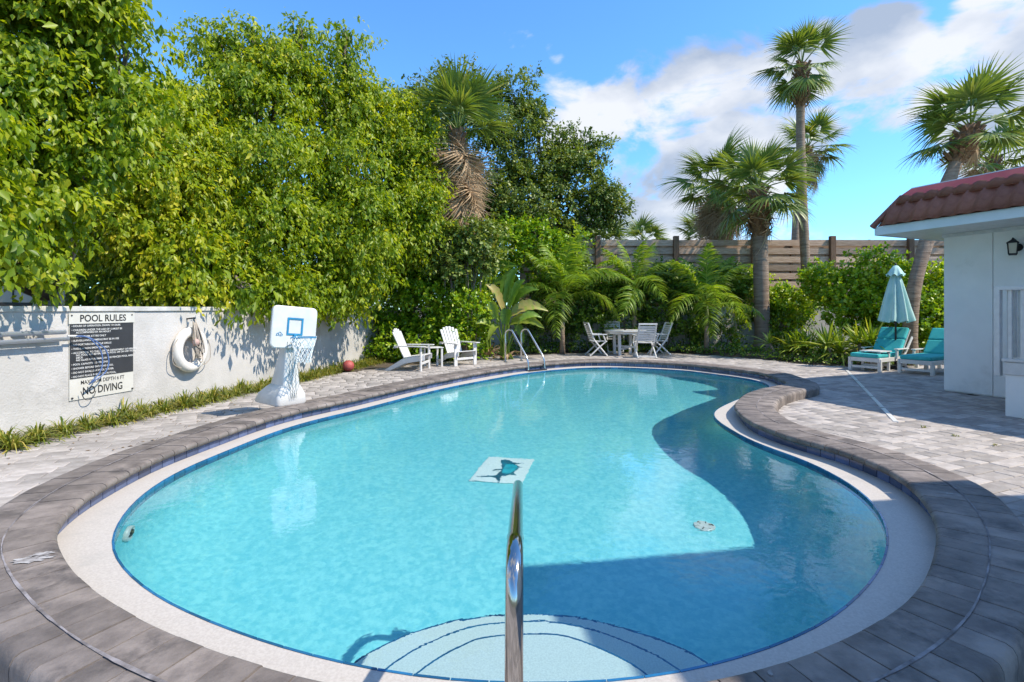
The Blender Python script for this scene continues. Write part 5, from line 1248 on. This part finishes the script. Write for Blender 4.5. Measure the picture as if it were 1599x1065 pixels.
for k, (px, d_, py, sc, lb) in enumerate(((150, 8.6, 462, .62, 'small yellow green palm behind the wall above the sign'), (185, 9.0, 455, .6, 'small yellow green palm behind the wall beside the life ring'), (640, 15.2, 380, .8, 'feather palm among the trees beneath the tan skirted palm'), (672, 15.6, 365, .75, 'feather palm close below the dead frond skirt'))):
    feather_palm(lb, px, d_, py, sc, 10, 20 + k, .05, 'small palms in the tree belt')

# ------------------------------------------------------------------ paddle leaved plants (bird of paradise)
def paddle_plant(label, base_px, d, lst, seed):
    rng = np.random.default_rng(seed); b0 = gp(base_px, d); b0.z = 0; root = thing('paddle_plant', label, 'plant', b0, 0, 'paddle leaf plants beside the ladder')
    for (x0, y0, x1, y1, wp) in lst:
        dj = d + rng.uniform(-.35, .25); a = P(x0, y0, dj); t = P(x1, y1, dj - rng.uniform(-.2, .35)); w = wp / F * d * .66
        mv = [];  n = 17; ax = (t - a); up = Vector((rng.normal() * .5, -1., .5 + rng.normal() * .3)); sd = ax.cross(up).normalized(); nn = sd.cross(ax).normalized()
        prof = np.sin(np.linspace(.16, 1, n) * PI * .985) ** .8; vs = []; fs = []
        for i, s in enumerate(np.linspace(0, 1, n)):
            c = a + ax * s + Vector((0, 0, .16 * ax.length * math.sin(s * PI) - .12 * ax.length * s * s)); hw = w * prof[i] * .62
            rip = .045 * w * math.sin(i * 2.4) * (1 if 1 < i < n - 2 else .2); hw *= 1 + .10 * math.sin(i * 1.9 + x0)
            vs += [c - sd * hw + nn * (hw * .45 + rip), c, c + sd * hw + nn * (hw * .45 - rip)]
        for i in range(n - 1):
            fs += [(i * 3, i * 3 + 1, i * 3 + 4, i * 3 + 3), (i * 3 + 1, i * 3 + 2, i * 3 + 5, i * 3 + 4)]
        tn = float(np.clip(rng.normal(.45, .25), 0, 1)); V = np.array([tuple(v - b0) for v in vs])
        lf = place('leaf', npmesh('leaf', V, np.array(fs), np.clip(tn + rng.normal(size=len(fs)) * .05, 0, 1), True), M_banana, root)
        st = MB().tube([b0 + Vector((rng.normal() * .08, rng.normal() * .08, 0)), (b0 + a) / 2 + Vector((rng.normal() * .05, 0, .1)), a, a + ax * .9 + Vector((0, 0, .02))], [.03, .022, .016, .005], 6); F2 = np.array([f for f in st.F if len(f) == 4])
        place('stalk', npmesh('stalk', np.array(st.V) - np.array(b0), F2, np.full(len(F2), .6), True), M_banana, root)
    # torn brown leaves low down
    n = 16; a = rng.uniform(0, 2 * PI, n); D = np.stack([np.cos(a), np.sin(a), rng.uniform(.6, 2.2, n)], 1); Pn = np.stack([np.cos(a) * .1, np.sin(a) * .1, np.full(n, .02)], 1)
    place('dry_leaves', npmesh('dry_leaves', *blades(Pn, D, rng.uniform(.5, 1.0, n), rng.uniform(.05, .10, n), rng.uniform(.3, .9, n), rng.random(n), 5)), M_dead, root)
paddle_plant('tall plant with upright banana like leaves behind the hedge bush', 758, 15.4,
    [(758, 425, 712, 358, 19), (755, 405, 738, 335, 18), (757, 398, 764, 343, 16), (762, 405, 784, 346, 20), (766, 412, 798, 386, 18), (752, 428, 700, 396, 15), (770, 428, 808, 410, 16), (745, 432, 706, 424, 12), (772, 442, 802, 438, 14), (750, 410, 722, 375, 16), (764, 430, 780, 395, 18), (748, 440, 728, 415, 13), (760, 415, 752, 372, 15)], 3)
paddle_plant('plant with broad drooping banana like leaves beside the pool ladder', 790, 14.6,
    [(782, 475, 797, 413, 25), (790, 472, 808, 410, 18), (800, 478, 842, 446, 18), (785, 482, 758, 438, 18), (795, 492, 856, 478, 22), (798, 503, 850, 506, 20), (812, 500, 846, 492, 15), (780, 500, 750, 476, 14), (775, 497, 764, 466, 18), (790, 507, 792, 478, 22), (770, 512, 742, 502, 14), (806, 505, 818, 532, 16), (778, 508, 762, 528, 14), (795, 480, 820, 430, 17)], 4)

# ------------------------------------------------------------------ strap leaved plants by the loungers
def strap_plant(label, px, py, seed, n=70, ln=(.6, 1.1), wd=.055):
    rng = np.random.default_rng(seed); b0 = U(px, py); root = thing('strap_plant', label, 'plant', b0, 0, 'strap leaf plants by the loungers')
    heads = [(rng.normal() * .22, rng.normal() * .15, rng.uniform(.05, .55)) for _ in range(4)]
    for hx, hy, hz in heads:
        MB().tube([(hx * .6, hy * .6, -.02), (hx, hy, hz + .05)], [.035, .028], 7).build('stem', M_bark, root, smooth=True)
        m_ = n // 4 + 6; a = rng.uniform(0, 2 * PI, m_); e = rng.uniform(.15, 1.45, m_); D = np.stack([np.cos(a) * np.cos(e), np.sin(a) * np.cos(e), np.sin(e)], 1)
        Pn = np.tile([hx, hy, hz], (m_, 1)) + D * .03
        V, Fc, T = blades(Pn, D, rng.uniform(ln[0], ln[1], m_), np.full(m_, wd) * rng.uniform(.8, 1.2, m_), rng.uniform(.15, .55, m_), np.clip(rng.normal(.55, .27, m_), 0, 1), 6, rng.normal(size=m_) * .3, prof=(.55, .95, 1., .85, .5, .04)); V[:, 2] = np.maximum(V[:, 2], .012)
        place('leaf_rosette', npmesh('leaf_rosette', V, Fc, T), M_spiky, root)
    return root
strap_plant('tall spiky strap leaf plant below the slender palm trunk', 1262, 563, 1, 90)
strap_plant('strap leaf plant at the deck edge, nearest the pool corner', 1238, 561, 2, 80, (.5, .9))
strap_plant('spreading strap leaf plant beside the first sun lounger', 1318, 567, 3, 110, (.7, 1.15))
strap_plant('strap leaf plant just behind the foot of the first sun lounger', 1350, 569, 4, 80, (.6, 1.0))
strap_plant('strap leaf plant in the middle of the clump below the fence', 1290, 562, 5, 100, (.7, 1.2))

# ------------------------------------------------------------------ small things on the ground
rng = np.random.default_rng(15); n = 70
pts = []
while len(pts) < 60:
    x = rng.uniform(5, 420); ye = np.interp(x, [0, 169, 330, 420], [690, 659, 626, 607]); y = ye + 2 + rng.random() ** 2 * 45
    q_ = U(x, y, .004)
    if not inpoly(np.array([[q_.x, q_.y]]), off(CI, NI, .52))[0]: pts.append(tuple(q_))
pts = np.array(pts); n = len(pts); a = rng.uniform(0, 2 * PI, n)
V, Fc, T = leaves(pts, np.stack([np.cos(a), np.sin(a), np.full(n, .05)], 1), np.tile([0, 0, 1.], (n, 1)), rng.uniform(.03, .06, n), rng.uniform(.015, .03, n), rng.random(n))
V[:, 2] = np.maximum(V[:, 2], .003)
o = place('fallen_leaves', npmesh('fallen_leaves', V, Fc, T), M_litter); tag(o, 'brown fallen leaves scattered on the pavers by the border grass', 'leaves', kind='stuff')
for k, (px, py) in enumerate(((1444, 668), (1492, 681), (1556, 696))):
    q_ = U(px, py); rg = np.random.default_rng(200 + k); n = 16; a = rg.uniform(0, 2 * PI, n); D = np.stack([np.cos(a), np.sin(a), rg.uniform(.6, 2, n)], 1)
    w_ = place('weed', npmesh('weed', *blades(np.zeros((n, 3)) + rg.normal(size=(n, 3)) * .012 * np.array([1, 1, 0]), D, rg.uniform(.03, .075, n), np.full(n, .008), np.full(n, .4), rg.random(n), 3)), M_lirio); w_.location = q_
    tag(w_, ['little weed sprouting between pavers nearest the strip drain', 'little weed in the paver joint between two others', 'little weed in the paver joint nearest the porch'][k], 'weed', 'weeds between the pavers')

# ------------------------------------------------------------------ pieces that belong to a part
def hand_over(root, child, part):
    """make the children named child sub-parts of the part (all sit at the thing's own origin)"""
    stem = lambda o: o.name.split('.')[0]
    tgt = next(o for o in root.children if stem(o) == part)
    for o in [o for o in root.children if stem(o) == child]: o.parent = tgt
hand_over(pool, 'wall_tile', 'tile_backing'); hand_over(pool, 'waterline_tile', 'waterline_backing')
for c_ in ('target_square_bar', 'board_emblem', 'rim_bracket'): hand_over(hoop, c_, 'backboard')
for c_ in ('net', 'rim_strut'): hand_over(hoop, c_, 'rim')
hand_over(hoop, 'hung_cord', 'post')
hand_over(ho, 'roof_tile', 'mansard_backing'); hand_over(ho, 'hip_trim', 'mansard_backing'); hand_over(ho, 'porch_edge_band', 'porch_base')
for c_ in ('fish_body', 'flank', 'fin'): hand_over(ft, c_, 'mosaic_panel')
hand_over(dr, 'slot', 'cover'); hand_over(hr, 'joint_collar', 'rail'); hand_over(lr, 'grab_line', 'ring'); hand_over(um, 'top_vent', 'canopy'); hand_over(ba, 'seam', 'skin')
for o in [o for o in sg.children if o.name.split('.')[0] == 'lettering']:
    zc = sum(v.co.z for v in o.data.vertices) / len(o.data.vertices) + wloc(sg).z
    o.parent = next(p for p in sg.children if p.name.split('.')[0] == ('header_panel' if zc > zb1 else 'black_panel' if zc > zb0 else 'backing_board'))
